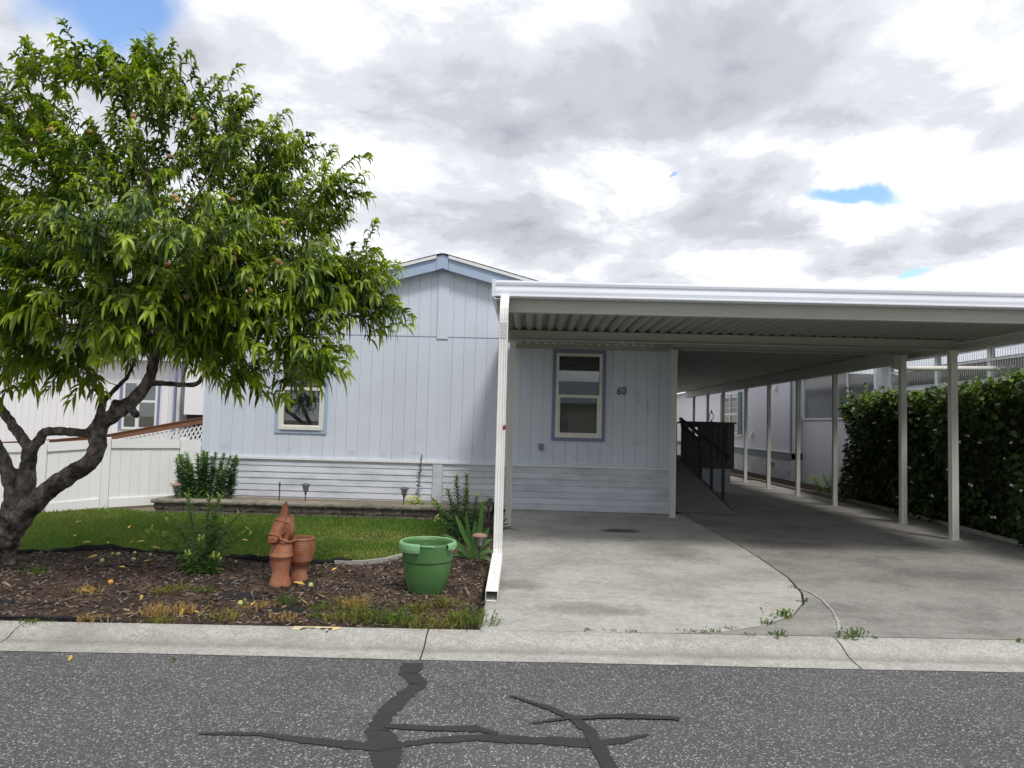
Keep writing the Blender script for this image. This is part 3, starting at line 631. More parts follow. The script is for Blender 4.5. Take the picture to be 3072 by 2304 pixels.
for x0, x1 in zip(edges[:-1], edges[1:]):
    xm = (x0+x1)/2; segs = [(ZB+.012, 3.140)]
    for w in WINS:
        a, b = w[0]+.02, w[1]-.02
        if x0 > a and x1 < b: segs = [(ZB+.012, w[2]+.02), (w[3]-.02, 3.140)]
        elif x0 < b and x1 > a:            # partly behind the casing: split the board
            if x0 < a: plank(x0, a, w[2]+.02, lambda x, z=w[3]-.02: z)
            if x1 > b: plank(b, x1, w[2]+.02, lambda x, z=w[3]-.02: z)
            segs = [(ZB+.012, w[2]+.0195), (w[3]-.0195, 3.140)]
    for z0, z1 in segs: plank(x0, x1, z0, lambda x, z=z1: z)
    plank(x0, x1, 3.156, lambda x: max(3.17, roof_top(x)-.17))
BX('seam_flashing', MT['slate_trim'], house, HX0, HX1, YF-.014, YF+.004, 3.1415, 3.1545)
BX('center_trim', MT['siding'], house, -1.575, -1.385, YF-.034, YF-.0125, 3.115, 4.40)
BX('center_batten', MT['siding'], house, -1.555, -1.405, YF-.016, YF-.0122, ZB+.013, 3.114)
BX('corner_trim', MT['siding'], house, HX0-.03, HX0+.03, YF-.034, YF-.0125, ZB+.02, 3.45)
BX('corner_trim', MT['siding'], house, HX1-.05, HX1+.03, YF-.034, YF-.0125, ZB+.02, 3.45)
BX('belly_ledge', MT['white_trim'], house, HX0-.03, HX1+.02, YF-.055, YF+.004, ZB-.022, ZB+.010)
for xa_, xb_ in ((HX0-.02, -1.575), (-1.402, HX1)):
    zt = np.linspace(.205, ZB-.026, 8)
    for z0, z1 in zip(zt[:-1], zt[1:]):
        xx0, xx1 = xa_+random.uniform(0, .006), xb_-random.uniform(0, .006); t_ = random.uniform(-.002, .003)
        MB().ext([(YF+.005, z0), (YF-.029-t_, z0+.002), (YF-.031-t_, z0+.007), (YF-.022, z1-.004), (YF-.018, z1+.003), (YF+.005, z1+.003)], 'x', xx0, xx1).build('skirt_board', MT['siding_skirt'], house)
BX('skirt_trim', MT['siding_skirt'], house, -1.573, -1.404, YF-.046, YF+.004, .20, ZB-.026)
# side and back walls, floor, roof
sw = MB(); sw.box(HX0+.03, HX0+.12, YF+.101, 29, .15, 3.42); sw.box(HX1-.12, HX1-.03, YF+.101, 29, .15, 3.42); sw.box(HX0+.12, HX1-.12, 28.9, 29, .15, 3.42)
sw.build('side_wall', MT['siding'], house)
BX('floor', MT['room'], house, HX0+.12, HX1-.12, YF+.101, 28.9, .85, .9)
BX('room_partition', MT['room'], house, HX0+.12, HX1-.12, YF+3.4, YF+3.5, .9, 3.3)
rf = MB()
for s in (-1, 1):
    xe = -1.5 + s*4.28; ze = roof_top(xe); p = [(-1.5, roof_top(-1.5)+.002), (xe, ze+.002), (xe, ze-.008), (-1.5, roof_top(-1.5)-.008)]
    rf.ext(p if s > 0 else p[::-1], 'y', YF-.22, 29.2)
roof = rf.build('roof', MT['shingle'], house)
sh = MB()
for s in (-1, 1):                                    # butt ends of the shingle courses along the rake
    for k in range(30):
        x = -1.5+s*(.02+k*.142); x2 = -1.5+s*(.02+(k+1)*.142); sh.ext([(x, roof_top(x)+.0025), (x2, roof_top(x2)+.0025), (x2, roof_top(x2)+.010), (x, roof_top(x)+.006)][::s], 'y', YF-.226, YF+.1)
sh.build('shingle_edge', MT['shingle'], roof)
for s in (-1, 1):
    xe = -1.5+s*4.25; x0 = -1.5+s*.105
    for nm, mt, dz0, dz1, y0, y1 in (('drip_edge', 'white_trim', -.062, -.009, -.222, -.165), ('rake_board', 'blue_trim', -.262, -.064, -.185, -.145)):
        pr = [(x0, roof_top(x0)+dz0), (xe, roof_top(xe)+dz0), (xe, roof_top(xe)+dz1), (x0, roof_top(x0)+dz1)]
        MB().ext(pr if s > 0 else pr[::-1], 'y', YF+y0, YF+y1).build(nm, MT[mt], house)
    pr = [(x0, roof_top(x0)-.215), (xe, roof_top(xe)-.215), (xe, roof_top(xe)-.205), (x0, roof_top(x0)-.205)]
    MB().ext(pr if s > 0 else pr[::-1], 'y', YF-.144, YF-.036).build('soffit', MT['siding'], house)
MB().ext([(-1.6, roof_top(-1.6)-.262), (-1.5, roof_top(-1.5)-.255), (-1.4, roof_top(-1.4)-.262), (-1.4, roof_top(-1.4)-.021), (-1.5, roof_top(-1.5)-.015), (-1.6, roof_top(-1.6)-.021)], 'y', YF-.195, YF-.145).build('peak_block', MT['blue_trim'], house)
# windows
def window(parent, x0, x1, z0, z1, trim, yf=YF, blinds=True, lift=0):
    t = .062; y0, y1 = yf-.034, yf-.0125
    cas = MB().box(x0, x0+t, y0, y1, z0, z1).box(x1-t, x1, y0, y1, z0, z1).box(x0+t, x1-t, y0+.002, y1, z1-t, z1).box(x0+t, x1-t, y0+.002, y1, z0, z0+t)
    wdw = cas.build('window', trim, parent)
    a, b, c, d = x0+t, x1-t, z0+t, z1-t; f = .048; zm = c+(d-c)*.49
    fr = MB(); ya, yb = yf-.042, yf+.03
    fr.box(a, a+f, ya, yb, c, d).box(b-f, b, ya, yb, c, d).box(a+f, b-f, ya, yb, d-f, d).box(a+f, b-f, ya-.012, yb, c, c+f+.01)
    fr.box(a+f, b-f, ya+.004, yb, zm-.026, zm+.026)
    g = .032; y2 = yf-.028                              # the lower sash stands a little inside the frame
    fr.box(a+f, a+f+g, y2, yb, c+f+.01, zm-.026).box(b-f-g, b-f, y2, yb, c+f+.01, zm-.026).box(a+f+g, b-f-g, y2, yb, c+f+.01, c+f+.035)
    fr.build('frame', MT['vinyl'], wdw)
    BX('pane', MT['glass'], wdw, a+f-.003, b-f+.003, yf+.004, yf+.008, zm+.02, d-f+.003)
    BX('pane', MT['glass'], wdw, a+f+g-.003, b-f-g+.003, yf+.012, yf+.016, c+f+.03, zm-.02)
    if blinds:
        bl = MB(); z = c+.05
        while z < d-.03:
            bl.add([(a+.01, yf+.062, z), (b-.01, yf+.062, z), (b-.01, yf+.078, z+.0135), (a+.01, yf+.078, z+.0135)], [(0, 1, 2, 3)]); z += .0205
        for xx in (a+.14, (a+b)/2, b-.14): bl.box(xx-.001, xx+.001, yf+.058, yf+.06, c+.05, d-.03)
        o = bl.build('blind', MT['blind'], wdw); o['kind'] = 'stuff'
    return wdw
window(house, *WINS[0], MT['slate_trim']); window(house, *WINS[1], MT['blue_trim'])
# the number 60 in thin black strokes
def arc(cx, cz, rx, rz, a0, a1, n=18): return [(cx+rx*math.cos(R(a0+(a1-a0)*i/n)), YF-.022, cz+rz*math.sin(R(a0+(a1-a0)*i/n))) for i in range(n+1)]
six = [(1.640, YF-.022, 2.350), (1.610, YF-.022, 2.332), (1.588, YF-.022, 2.300)] + arc(1.603, 2.258, .027, .032, 160, 520)
MB().tube(six, .0085, 6).build('house_number', MT['black'], house)
MB().tube(arc(1.690, 2.290, .031, .062, 80, 448), .0085, 6).build('house_number', MT['black'], house)
ob = MB().box(.236, .318, YF-.055, YF-.0125, 1.232, 1.345).build('outlet_box', MT['grey_box'], house, bevel=.006)
MB().box(.250, .304, YF-.062, YF-.0552, 1.25, 1.33).build('outlet_cover', MT['grey_box'], ob, bevel=.004)

# ------------------------------------------------------------------ carport
cp = thing('carport', (3.1, 10.6, .16), 'white metal carport with ribbed roof pans over the concrete driveway', 'carport')
PW = .305; npan = 23; PX0 = -.36
prof = [(0, .062), (.008, .062), (.052, .004), (.062, 0), (.098, 0), (.108, .004), (.1525, .056), (.197, .004), (.207, 0), (.243, 0), (.253, .004), (.297, .062), (.304, .062)]
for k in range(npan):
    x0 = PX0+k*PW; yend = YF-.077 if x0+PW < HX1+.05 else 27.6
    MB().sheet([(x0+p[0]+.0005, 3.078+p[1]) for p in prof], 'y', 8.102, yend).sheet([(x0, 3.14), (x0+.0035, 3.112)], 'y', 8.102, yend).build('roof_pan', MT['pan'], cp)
XR = PX0+npan*PW
fp = [(8.03, 3.100), (7.905, 3.100), (7.890, 3.104), (7.890, 3.118), (7.902, 3.124), (7.898, 3.165), (7.905, 3.195), (7.915, 3.200), (7.915, 3.232), (7.905, 3.236), (7.900, 3.262), (7.906, 3.284), (7.925, 3.288), (8.03, 3.288)]
MB().ext(fp, 'x', -.395, XR+.05).build('fascia', MT['fascia'], cp)
BX('fascia_corner', MT['fascia'], cp, -.412, -.372, 7.884, 7.888, 3.096, 3.292)
gl = [(-.412, 3.29), (-.412, 3.10), (-.372, 3.07), (-.30, 3.07), (-.30, 3.075), (-.366, 3.078), (-.405, 3.104), (-.405, 3.29)]
MB().ext([(x, z) for x, z in gl], 'y', 7.889, 12.24).build('gutter', MT['fascia'], cp)
MB().ext([(XR+.06, 3.29), (XR+.06, 3.0), (XR+.02, 2.97), (XR-.06, 2.97), (XR-.06, 3.075), (XR+.045, 3.08), (XR+.05, 3.29)][::-1], 'y', 8.0, 27.6).build('gutter', MT['almond'], cp)
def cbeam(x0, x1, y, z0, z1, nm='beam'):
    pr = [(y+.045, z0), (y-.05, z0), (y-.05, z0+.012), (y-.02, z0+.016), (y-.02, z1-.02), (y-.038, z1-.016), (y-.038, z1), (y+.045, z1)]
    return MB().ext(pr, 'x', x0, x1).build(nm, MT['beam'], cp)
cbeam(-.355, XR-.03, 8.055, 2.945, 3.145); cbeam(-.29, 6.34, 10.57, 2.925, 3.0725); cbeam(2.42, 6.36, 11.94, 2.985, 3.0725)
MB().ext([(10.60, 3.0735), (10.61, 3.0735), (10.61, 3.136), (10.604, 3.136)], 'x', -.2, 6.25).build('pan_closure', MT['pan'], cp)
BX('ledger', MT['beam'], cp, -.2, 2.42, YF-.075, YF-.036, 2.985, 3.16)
MB().ext([(6.165, 2.84), (6.30, 2.84), (6.30, 3.0725), (6.165, 3.0725)], 'y', 11.995, 27.6).build('side_beam', MT['almond'], cp)
def post(x, y, z1, s=.082):
    h = s/2; g = s*.13; d = .006; pr = []
    for (cx_, cy_, dx, dy) in ((-1, -1, 1, 0), (1, -1, 0, 1), (1, 1, -1, 0), (-1, 1, 0, -1)):
        nx, ny = -dy, dx
        for t, q in ((0, 0), (.22, 0), (.30, d), (.42, d), (.46, 0), (.54, 0), (.58, d), (.70, d), (.78, 0)):
            pr.append((x+cx_*h+dx*s*t+nx*q, y+cy_*h+dy*s*t+ny*q))
    z0 = float(gz(x, y))
    p = MB().ext(pr, 'z', z0, z1).build('post', MT['almond'], cp)
    MB().box(x-h-.008, x+h+.008, y-h-.008, y-h-.001, z1-.09, z1-.001).build('bracket', MT['almond'], p)
    MB().box(x-h-.035, x+h+.035, y-h-.012, y+h+.012, z0+.001, z0+.008).build('foot_plate', MT['almond'], p)
post(-.215, 10.63, 2.924); post(6.24, 10.50, 2.924, .095); post(2.475, 11.94, 2.984, .088); post(6.28, 11.96, 2.984, .09)
for y in (14.42, 16.35, 18.3, 20.2, 22.5, 24.4, 26.4): post(6.22, y, 2.839, .078)
# downspout: elbow under the gutter, ribbed drop, hollow kick-out
DX = -.259; hw = .047
def rect_sweep(pts, hw, hd, ribs=True):
    B = MB(); n = len(pts); V = []
    for i, (y, z) in enumerate(pts):
        a = Vector(pts[max(i-1, 0)]); b = Vector(pts[min(i+1, n-1)]); t = (b-a).normalized(); nn = Vector((t.y, -t.x))
        pr = []
        for u in (-1, -.72, -.6, -.45, -.33, -.06, .06, .33, .45, .6, .72, 1): pr.append((u, 1 if u in (-.6, -.45, .45, .6) or abs(u) == .06 else 0))
        for u, rb in pr: q = Vector((y, z)) + nn*(hd-(.006 if rb and ribs else 0)); V.append((DX+u*hw, q.x, q.y))
        for u in (1, -1): q = Vector((y, z)) - nn*hd; V.append((DX+u*hw, q.x, q.y))
    k = 14; B.add(V, [(i*k+j, i*k+(j+1) % k, (i+1)*k+(j+1) % k, (i+1)*k+j) for i in range(n-1) for j in range(k)]); return B
ds = rect_sweep([(7.62, 2.80), (7.62, 1.6), (7.62, .55), (7.615, .34)], hw, .036).build('downspout', MT['spout'], cp)
rect_sweep([(7.97, 3.10), (7.90, 3.085), (7.80, 3.055), (7.73, 3.02), (7.675, 2.97), (7.64, 2.91), (7.625, 2.85), (7.62, 2.797)], hw*.97, .038).build('elbow', MT['spout'], ds)
rib = MB()
for k in range(7): rib.box(DX-hw*.8, DX+hw*.8, 7.578, 7.584, 2.60+k*.026, 2.608+k*.026)
rib.build('crimp', MT['spout'], ds)
rect_sweep([(7.615, .345), (7.60, .29), (7.565, .245)], hw*.97, .036).build('elbow', MT['spout'], ds)
ko = MB(); k0, k1, kw, kh = Vector((0, 7.56, .262)), Vector((0, 6.33, .157)), .054, .046
for o_, i_ in ((1, 0), (0, 1)):
    pass
dirk = (k1-k0).normalized(); un = Vector((0, -dirk.z, dirk.y)); un = un if un.z > 0 else -un
def ring(p, w, h): return [p+Vector((DX-w, 0, 0))-un*h, p+Vector((DX+w, 0, 0))-un*h, p+Vector((DX+w, 0, 0))+un*h, p+Vector((DX-w, 0, 0))+un*h]
ko.add(ring(k0, kw, kh)+ring(k1, kw, kh)+ring(k1, kw-.003, kh-.003)+ring(k0, kw-.003, kh-.003),
       [(i, (i+1) % 4, 4+(i+1) % 4, 4+i) for i in range(4)] + [(4+i, 4+(i+1) % 4, 8+(i+1) % 4, 8+i) for i in range(4)] + [(8+i, 8+(i+1) % 4, 12+(i+1) % 4, 12+i) for i in range(4)] + [(0, 3, 2, 1)])
kko = ko.build('kick_out', MT['spout'], ds)
for q in (.35, .55):
    p = k0.lerp(k1, q) + un*(kh+.002); MB().lathe([(0, .003), (.006, .002), (.007, 0)], DX, p.y, p.z, 8).build('screw', MT['grey_box'], kko)
rp = MB(); rp.lathe([(0, .004), (.016, .004), (.018, 0)], 0, 0, 0, 12)
rf_ = rp.mesh('reflector', MT['red']); link('reflector', rf_, ds, Vector((-.222, 7.583, 1.635))-wloc(ds), (R(90), 0, 0), (1, 1.5, 1))
# pipe that leaves the carport towards the neighbour
MB().tube([(6.42, 12.9, 3.02), (6.40, 12.75, 2.97), (6.43, 12.64, 2.90), (6.52, 12.6, 2.845), (6.70, 12.6, 2.825), (8.75, 12.6, 2.875)], .043, 10).build('drain_pipe', MT['almond'], cp, smooth=True)

# ------------------------------------------------------------------ entry ramp and porch
rm = thing('entry_ramp', (3.2, 12.7, .2), 'dark grey wheelchair ramp with railing beside the blue house', 'ramp')
RX0, RX1 = 2.60, 3.75
def rz(y): return .215 + (y-12.95)*.168
MB().ext([(12.72, .205), (13.0, .225), (17.3, rz(17.3)), (17.3, .2), (12.72, .2)], 'x', RX0, RX1).build('ramp_slope', MT['ramp'], rm)
MB().beam((RX1+.02, 13.0, rz(13.0)-.05), (RX1+.02, 17.3, rz(17.3)-.05), .035, .12).build('edge_board', MT['deck'], rm)
for y in (13.55, 14.38, 15.25): BX('railing_post', MT['black'], rm, RX1-.02, RX1+.03, y-.025, y+.025, rz(y)-.12, 1.14+(y-13.3)*.186)
MB().beam((RX1, 13.2, 1.155), (RX1, 17.3, 1.155+4.1*.182), .055, .06).build('handrail', MT['black'], rm)
MB().beam((RX1, 15.2, 1.35), (RX1, 17.0, 1.72), .045, .10).build('railing_board', MT['deck'], rm)
y = 15.35
while y < 17.0: 
    BX('baluster', MT['deck'], rm, RX1-.02, RX1+.02, y-.02, y+.02, rz(y)-.1, 1.36+(y-15.2)*.205); y += .165
MB().beam((RX0+.1, 13.3, 1.2), (RX0+.1, 19, 2.2), .05, .06).build('handrail', MT['black'], rm)
dk = thing('porch_deck', (4.3, 17, .2), 'dark grey raised porch with baluster railing and pale blue skirting', 'porch')
BX('deck_floor', MT['deck'], dk, 2.55, 4.90, 17.32, 20.5, .84, .90)
for z in np.arange(.16, .72, .145): MB().box(3.80, 4.88, 17.0, 17.03, z, z+.14).build('skirt_board', MT['siding_skirt'], dk)
for z in np.arange(.16, .72, .145): MB().box(4.85, 4.88, 17.035, 20.4, z, z+.14).build('skirt_board', MT['siding_skirt'], dk)
BX('rim_board', MT['deck'], dk, 3.80, 4.93, 16.965, 16.999, .735, .90)
BX('rim_board', MT['deck'], dk, 4.885, 4.93, 17.035, 20.4, .735, .90)
BX('top_rail', MT['deck'], dk, 3.66, 5.0, 16.93, 17.06, 1.80, 1.84); BX('top_rail', MT['deck'], dk, 4.87, 5.0, 17.065, 20.5, 1.80, 1.84)
BX('rail_board', MT['deck'], dk, 3.70, 4.80, 16.985, 17.02, 1.70, 1.798)
BX('corner_post', MT['deck'], dk, 4.78, 4.95, 16.94, 16.982, .74, 1.798)
for x in np.arange(3.85, 4.75, .155): BX('baluster', MT['deck'], dk, x-.02, x+.02, 16.94, 16.983, .80, 1.76)
for yy_ in np.arange(17.2, 20.4, .16): BX('baluster', MT['deck'], dk, 4.88, 4.92, yy_-.02, yy_+.02, .80, 1.798)
for x in np.arange(3.7, 4.85, .155): BX('baluster', MT['deck'], dk, x-.02, x+.02, 20.4, 20.44, .90, 1.798)
BX('top_rail', MT['deck'], dk, 3.4, 4.865, 20.36, 20.5, 1.80, 1.84)
pl = thing('garden_lantern', (4.42, 17.0, 1.841), 'small black wire lantern standing on the porch rail', 'lantern')
MB().lathe([(.035, 0), (.035, .012), (.012, .018), (.012, .03)], 4.42, 17.0, 1.8405, 10).build('base', MT['black'], pl)
for s in (-1, 1): MB().tube([(4.42, 17.0, 1.868), (4.42+s*.045, 17.0, 1.92), (4.42+s*.05, 17.0, 1.99), (4.42+s*.02, 17.0, 2.06), (4.42, 17.0, 2.12)], .008, 6).build('wire_loop', MT['black'], pl)
MB().lathe([(0, .19), (.012, .17), (.012, .15), (0, .14)], 4.42, 17.0, 1.89, 8).build('candle', MT['white_trim'], pl)
# ------------------------------------------------------------------ neighbour on the right
nb = thing('neighbor_house', (8.2, 22, .12), 'lavender neighbouring home with teal shutters and painted block skirting', 'house')
NX = 8.03
BX('wall', MT['nb_lav'], nb, NX, 13, 21.62, 40, 1.0, 3.45)
BX('band', MT['teal'], nb, NX-.02, NX, 21.60, 40, .80, 1.0); BX('band_ledge', MT['white_trim'], nb, NX-.045, NX, 21.60, 40, 1.0, 1.025)
BX('corner_board', MT['teal'], nb, NX-.022, NX, 21.58, 21.70, 1.026, 3.45)
BX('foundation', MT['nb_brick'], nb, NX+.012, 13, 21.66, 40, .0, .799)
br = MB().box(-.0, .012, .006, .394, .006, .124).mesh('block', MT['nb_brick'])
for r_ in range(5):
    for c_ in range(26):
        y = 21.66+c_*.4+(.2 if r_ % 2 else 0)
        link('block', br, nb, Vector((NX, y, .12+r_*.131))-wloc(nb))
BX('base_strip', MT['white_trim'], nb, NX-.03, NX-.001, 21.66, 40, .10, .15)
# its window with shutters, seen along the wall
ny0, ny1, nz0, nz1 = 26.9, 28.95, 1.50, 3.08
ww = MB()
for a, b, c, d in ((ny0, ny0+.07, nz0, nz1), (ny1-.07, ny1, nz0, nz1), (ny0+.07, ny1-.07, nz0, nz0+.07), (ny0+.07, ny1-.07, nz1-.07, nz1), ((ny0+ny1)/2-.05, (ny0+ny1)/2+.05, nz0+.07, nz1-.07), (ny0+.07, (ny0+ny1)/2-.05, 2.22, 2.29), ((ny0+ny1)/2+.05, ny1-.07, 2.22, 2.29)):
    ww.box(NX-.06, NX-.005, a, b, c, d)
wn_ = ww.build('window', MT['white_trim'], nb)
BX('pane', MT['glass'], wn_, NX-.03, NX-.026, ny0+.07, ny1-.07, nz0+.07, nz1-.07); BX('room', MT['dark'], wn_, NX-.02, NX-.003, ny0+.07, ny1-.07, nz0+.07, nz1-.07)  # black sheet behind the pane stands in for the unlit room
mu = MB()
for yy_ in np.linspace(ny0+.07, ny1-.07, 9)[1:-1]: mu.box(NX-.038, NX-.031, yy_-.008, yy_+.008, 2.30, nz1-.07)
for zz in (2.5, 2.72, 2.9): mu.box(NX-.0385, NX-.031, ny0+.07, ny1-.07, zz-.008, zz+.008)
mu.build('muntins', MT['white_trim'], wn_)
for y in (ny0-.40, ny1+.03):
    s_ = BX('shutter', MT['teal'], nb, NX-.035, NX-.003, y, y+.37, nz0, nz1)
    lv = MB()
    for zz in np.arange(nz0+.06, nz1-.06, .05): lv.ext([(NX-.05, zz), (NX-.036, zz+.03), (NX-.036, zz)], 'y', y+.04, y+.33)
    lv.build('louver', MT['teal'], s_)['kind'] = 'stuff'
BX('window_ledge', MT['white_trim'], nb, NX-.07, NX-.002, ny0-.45, ny1+.45, nz0-.09, nz0-.02)
for (y, z) in ((25.3, 1.42), (22.9, 2.95)):
    MB().add([(NX, y-.08, z), (NX, y+.08, z), (NX, y+.08, z+.22), (NX, y-.08, z+.22), (NX-.13, y-.08, z), (NX-.13, y+.08, z)], [(0, 1, 5, 4), (3, 4, 5, 2), (0, 4, 3), (1, 2, 5), (0, 3, 2, 1)]).build('vent_hood', MT['white_trim'], nb)
BX('vent', MT['grey_box'], nb, NX-.03, NX-.013, 23.1, 23.45, .55, .66)
MB().ext([(7.7, 3.45), (13.3, 4.6), (13.3, 4.7), (7.7, 3.55)], 'y', 21.4, 40.2).build('roof', MT['nb_roof'], nb)
# its glazed side porch
pc = thing('corrugated_porch', (8.6, 15, .15), 'enclosed side porch glazed with clear corrugated plastic behind the hedge', 'porch')
def corr(x, y0, y1, z0, z1, nm='corrugated_panel', mat='poly', pitch=.068, amp=.016):
    n = int((y1-y0)/pitch*8); pts = [(x+amp*math.sin(2*math.pi*i/8), y0+(y1-y0)*i/n) for i in range(n+1)]
    B = MB().sheet(pts, 'z', z0, z1); return B.build(nm, MT[mat], pc, smooth=True)
PXW = 8.6
ys_ = [8.2, 9.9, 11.6, 13.3, 15.0, 16.9]
for a, b in zip(ys_[:-1], ys_[1:]): corr(PXW, a+.06, b-.06, 2.69, 3.32)
for y in ys_: BX('porch_post', MT['white_trim'], pc, PXW-.03, PXW+.06, y-.05, y+.05, .12, 3.34)
BX('rail', MT['white_trim'], pc, PXW-.045, PXW-.02, 8.2, 16.9, 3.06, 3.105)
dots = MB()
for y in np.arange(8.3, 16.8, .17): dots.box(PXW-.048, PXW-.0455, y-.008, y+.008, 3.075, 3.09)
dots.build('screws', MT['black'], pc)['kind'] = 'stuff'
BX('sill', MT['white_trim'], pc, PXW-.03, PXW+.07, 8.2, 16.9, 2.63, 2.689)
lap = [(PXW-.012, z) for z in ()]
for k_, z in enumerate(np.arange(.15, 2.60, .2)):
    MB().ext([(PXW-.012, z), (PXW+.003, z), (PXW+.003, z+.198), (PXW+.0, z+.198)], 'y', 8.2, 16.9).build('lap_board', MT['metal_shed'], pc)
MB().ext([(8.36, 3.335), (8.36, 3.40), (8.42, 3.43), (12.4, 4.05), (12.4, 3.99), (8.44, 3.345)], 'y', 7.6, 17.2).build('roof', MT['fascia'], pc)
BX('end_wall', MT['nb_lav'], pc, 8.385, 8.57, 16.95, 17.0, .12, 3.34); BX('inner_wall', MT['purple_box'], pc, 11.4, 11.5, 8.2, 21.5, .12, 3.6)
BX('porch_floor', MT['dark'], pc, 8.66, 11.4, 8.2, 21.5, .12, .16)
# lower, set-back part with panels down to the wall
PX2 = 8.32
BX('half_wall', MT['nb_lav'], pc, PX2, PX2+.06, 17.0, 21.5, .12, 2.0)
BX('sill', MT['white_trim'], pc, PX2-.03, PX2+.09, 17.0, 21.5, 2.001, 2.05)
for a, b in ((17.0, 19.2), (19.2, 21.5)): corr(PX2+.02, a+.06, b-.06, 2.05, 3.35)
for y in (17.02, 19.2, 21.45): BX('porch_post', MT['white_trim'], pc, PX2-.035, PX2+.065, y-.05, y+.05, 2.052, 3.36)
MB().tube([(PX2-.05, 18.4, 3.3), (PX2-.05, 18.4, 1.35)], .03, 8).build('drain_pipe', MT['white_trim'], pc)
MB().tube([(PX2-.05, 18.4, 1.35), (PX2-.06, 18.3, .9), (PX2-.10, 18.15, .6), (PX2-.12, 18.25, .35), (PX2-.2, 18.5, .17), (PX2-.3, 18.9, .14)], .02, 8).build('hose', MT['white_trim'], pc)
MB().ext([(8.1, 3.36), (8.1, 3.43), (12.4, 4.05), (12.4, 3.99)], 'y', 17.21, 21.55).build('roof', MT['fascia'], pc)
for i, (x, y, z0, z1, s, mt) in enumerate(((9.2, 9.6, 2.55, 2.98, .45, 'cardboard'), (9.3, 12.2, .2, 2.9, .4, 'purple_box'), (9.4, 15.6, .2, 2.86, .5, 'terra'), (9.0, 18.5, .2, 2.5, .35, 'wood_rail'), (9.3, 14.0, .2, 3.1, .3, 'grey_box'))):
    names = ['brown cardboard carton on a shelf behind the clear porch panels', 'tall dark storage cabinet behind the clear porch panels', 'reddish storage cabinet behind the clear porch panels', 'low brown wooden cabinet behind the porch half wall', 'tall grey storage locker behind the clear porch panels']
    c_ = thing('storage_cabinet' if i else 'carton', (x, y, z0), names[i], 'box' if i == 0 else 'cabinet')
    BX('body', MT[mt], c_, x, x+.5, y, y+s*1.6, z0, z1-.03, bevel=.01); BX('lid', MT[mt], c_, x-.01, x+.51, y-.01, y+s*1.6+.01, z1-.0295, z1)
sf = thing('shelf', (9.2, 9, 2.3), 'wooden shelf holding a carton behind the clear panels', 'shelf')
BX('board', MT['wood_rail'], sf, 9.05, 9.75, 8.6, 11.2, 2.50, 2.548); BX('bracket', MT['wood_rail'], sf, 9.1, 9.2, 8.7, 8.8, .16, 2.499); BX('bracket', MT['wood_rail'], sf, 9.1, 9.2, 11.0, 11.1, .16, 2.499)
# planting strip border along the hedge
bd = MB()
for (x0, y0), (x1, y1) in zip([(7.08, 8.2), (7.0, 10.5), (7.0, 13.0), (7.0, 16.2), (6.80, 17.8), (6.72, 23.3)], [(7.0, 10.5), (7.0, 13.0), (7.0, 16.2), (6.80, 17.8), (6.72, 23.3), (6.7, 27)]):
    bd.beam((x0, y0, float(gz(x0, y0))+.0), (x1, y1, float(gz(x1, y1))+.0), .03, .11)
tag(bd.build('bed_border', MT['grey_wood']), 'low weathered board edging the strip beneath the hedge', 'edging')
region([(7.05, 8.2), (8.6, 8.2), (8.6, 17), (8.3, 17), (8.03, 21.6), (8.03, 30), (6.75, 30), (6.75, 23.3), (6.85, 17.8), (7.03, 16.2)], .4, lambda x, y: gz(x, y)-.03, .02, jit=.01).build('planting_strip', MT['soil'], kind='structure')
# pale buildings closing the view behind the carport
fs = thing('garden_shed', (4.0, 36, .2), 'cream panelled shed at the far end of the carport', 'shed')
for k in range(13): BX('panel', MT['shed'], fs, 2.2+k*.30, 2.495+k*.30, 36, 36.04, .2, 3.2)
BX('wall', MT['shed'], fs, 2.1, 6.2, 36.05, 40, .2, 3.25)
MB().ext([(1.9, 3.25), (4.1, 4.3), (6.3, 3.25), (6.3, 3.32), (4.1, 4.38), (1.9, 3.32)], 'y', 35.8, 40.2).build('roof', MT['nb_roof'], fs)
fs2 = thing('white_trailer', (8.2, 44, .2), 'pale blue trailer wall far behind the carport posts', 'trailer')
for k in range(14): BX('panel', MT['fascia'], fs2, 6.4+k*.3, 6.695+k*.3, 42, 42.05, .5, 3.3)
BX('skirt', MT['nb_lav'], fs2, 6.4, 10.6, 42.02, 42.06, .2, .5); BX('roof', MT['nb_roof'], fs2, 6.2, 10.8, 41.8, 46, 3.3, 3.45)

# ------------------------------------------------------------------ neighbour on the left
nl = thing('white_neighbor_house', (-13, 20.3, .1), 'white grooved mobile home behind the vinyl fence', 'house')
NY = 20.3
BX('wall_backing', MT['backing'], nl, -24, -9.97, NY+.003, NY+.1, .05, 3.3)
k = 0; x = -16.6; LW = (-11.72, -10.55, 1.22, 2.62)
while x < -9.97:
    x1 = min(x+.203, -9.97)
    if x > LW[0] and x1 < LW[1]: segs = [(.3, LW[2]+.02), (LW[3]-.02, 3.2)]
    else: segs = [(.3, 3.2)]
    for z0, z1 in segs: MB().cbox(x+.004, x1-.004, NY-.012, NY+.002, z0, z1).build('plank', MT['nb_white'], nl)
    x += .203
BX('plank_wall', MT['nb_white'], nl, -24, -16.6, NY-.012, NY+.002, .3, 3.2)
BX('skirt', MT['nb_white'], nl, -24, -9.97, NY-.02, NY+.002, .05, .298)
fr = MB(); a, b, c, d = LW[0]+.10, LW[1]-.06, LW[2], LW[3]; mm = a+(b-a)*.44
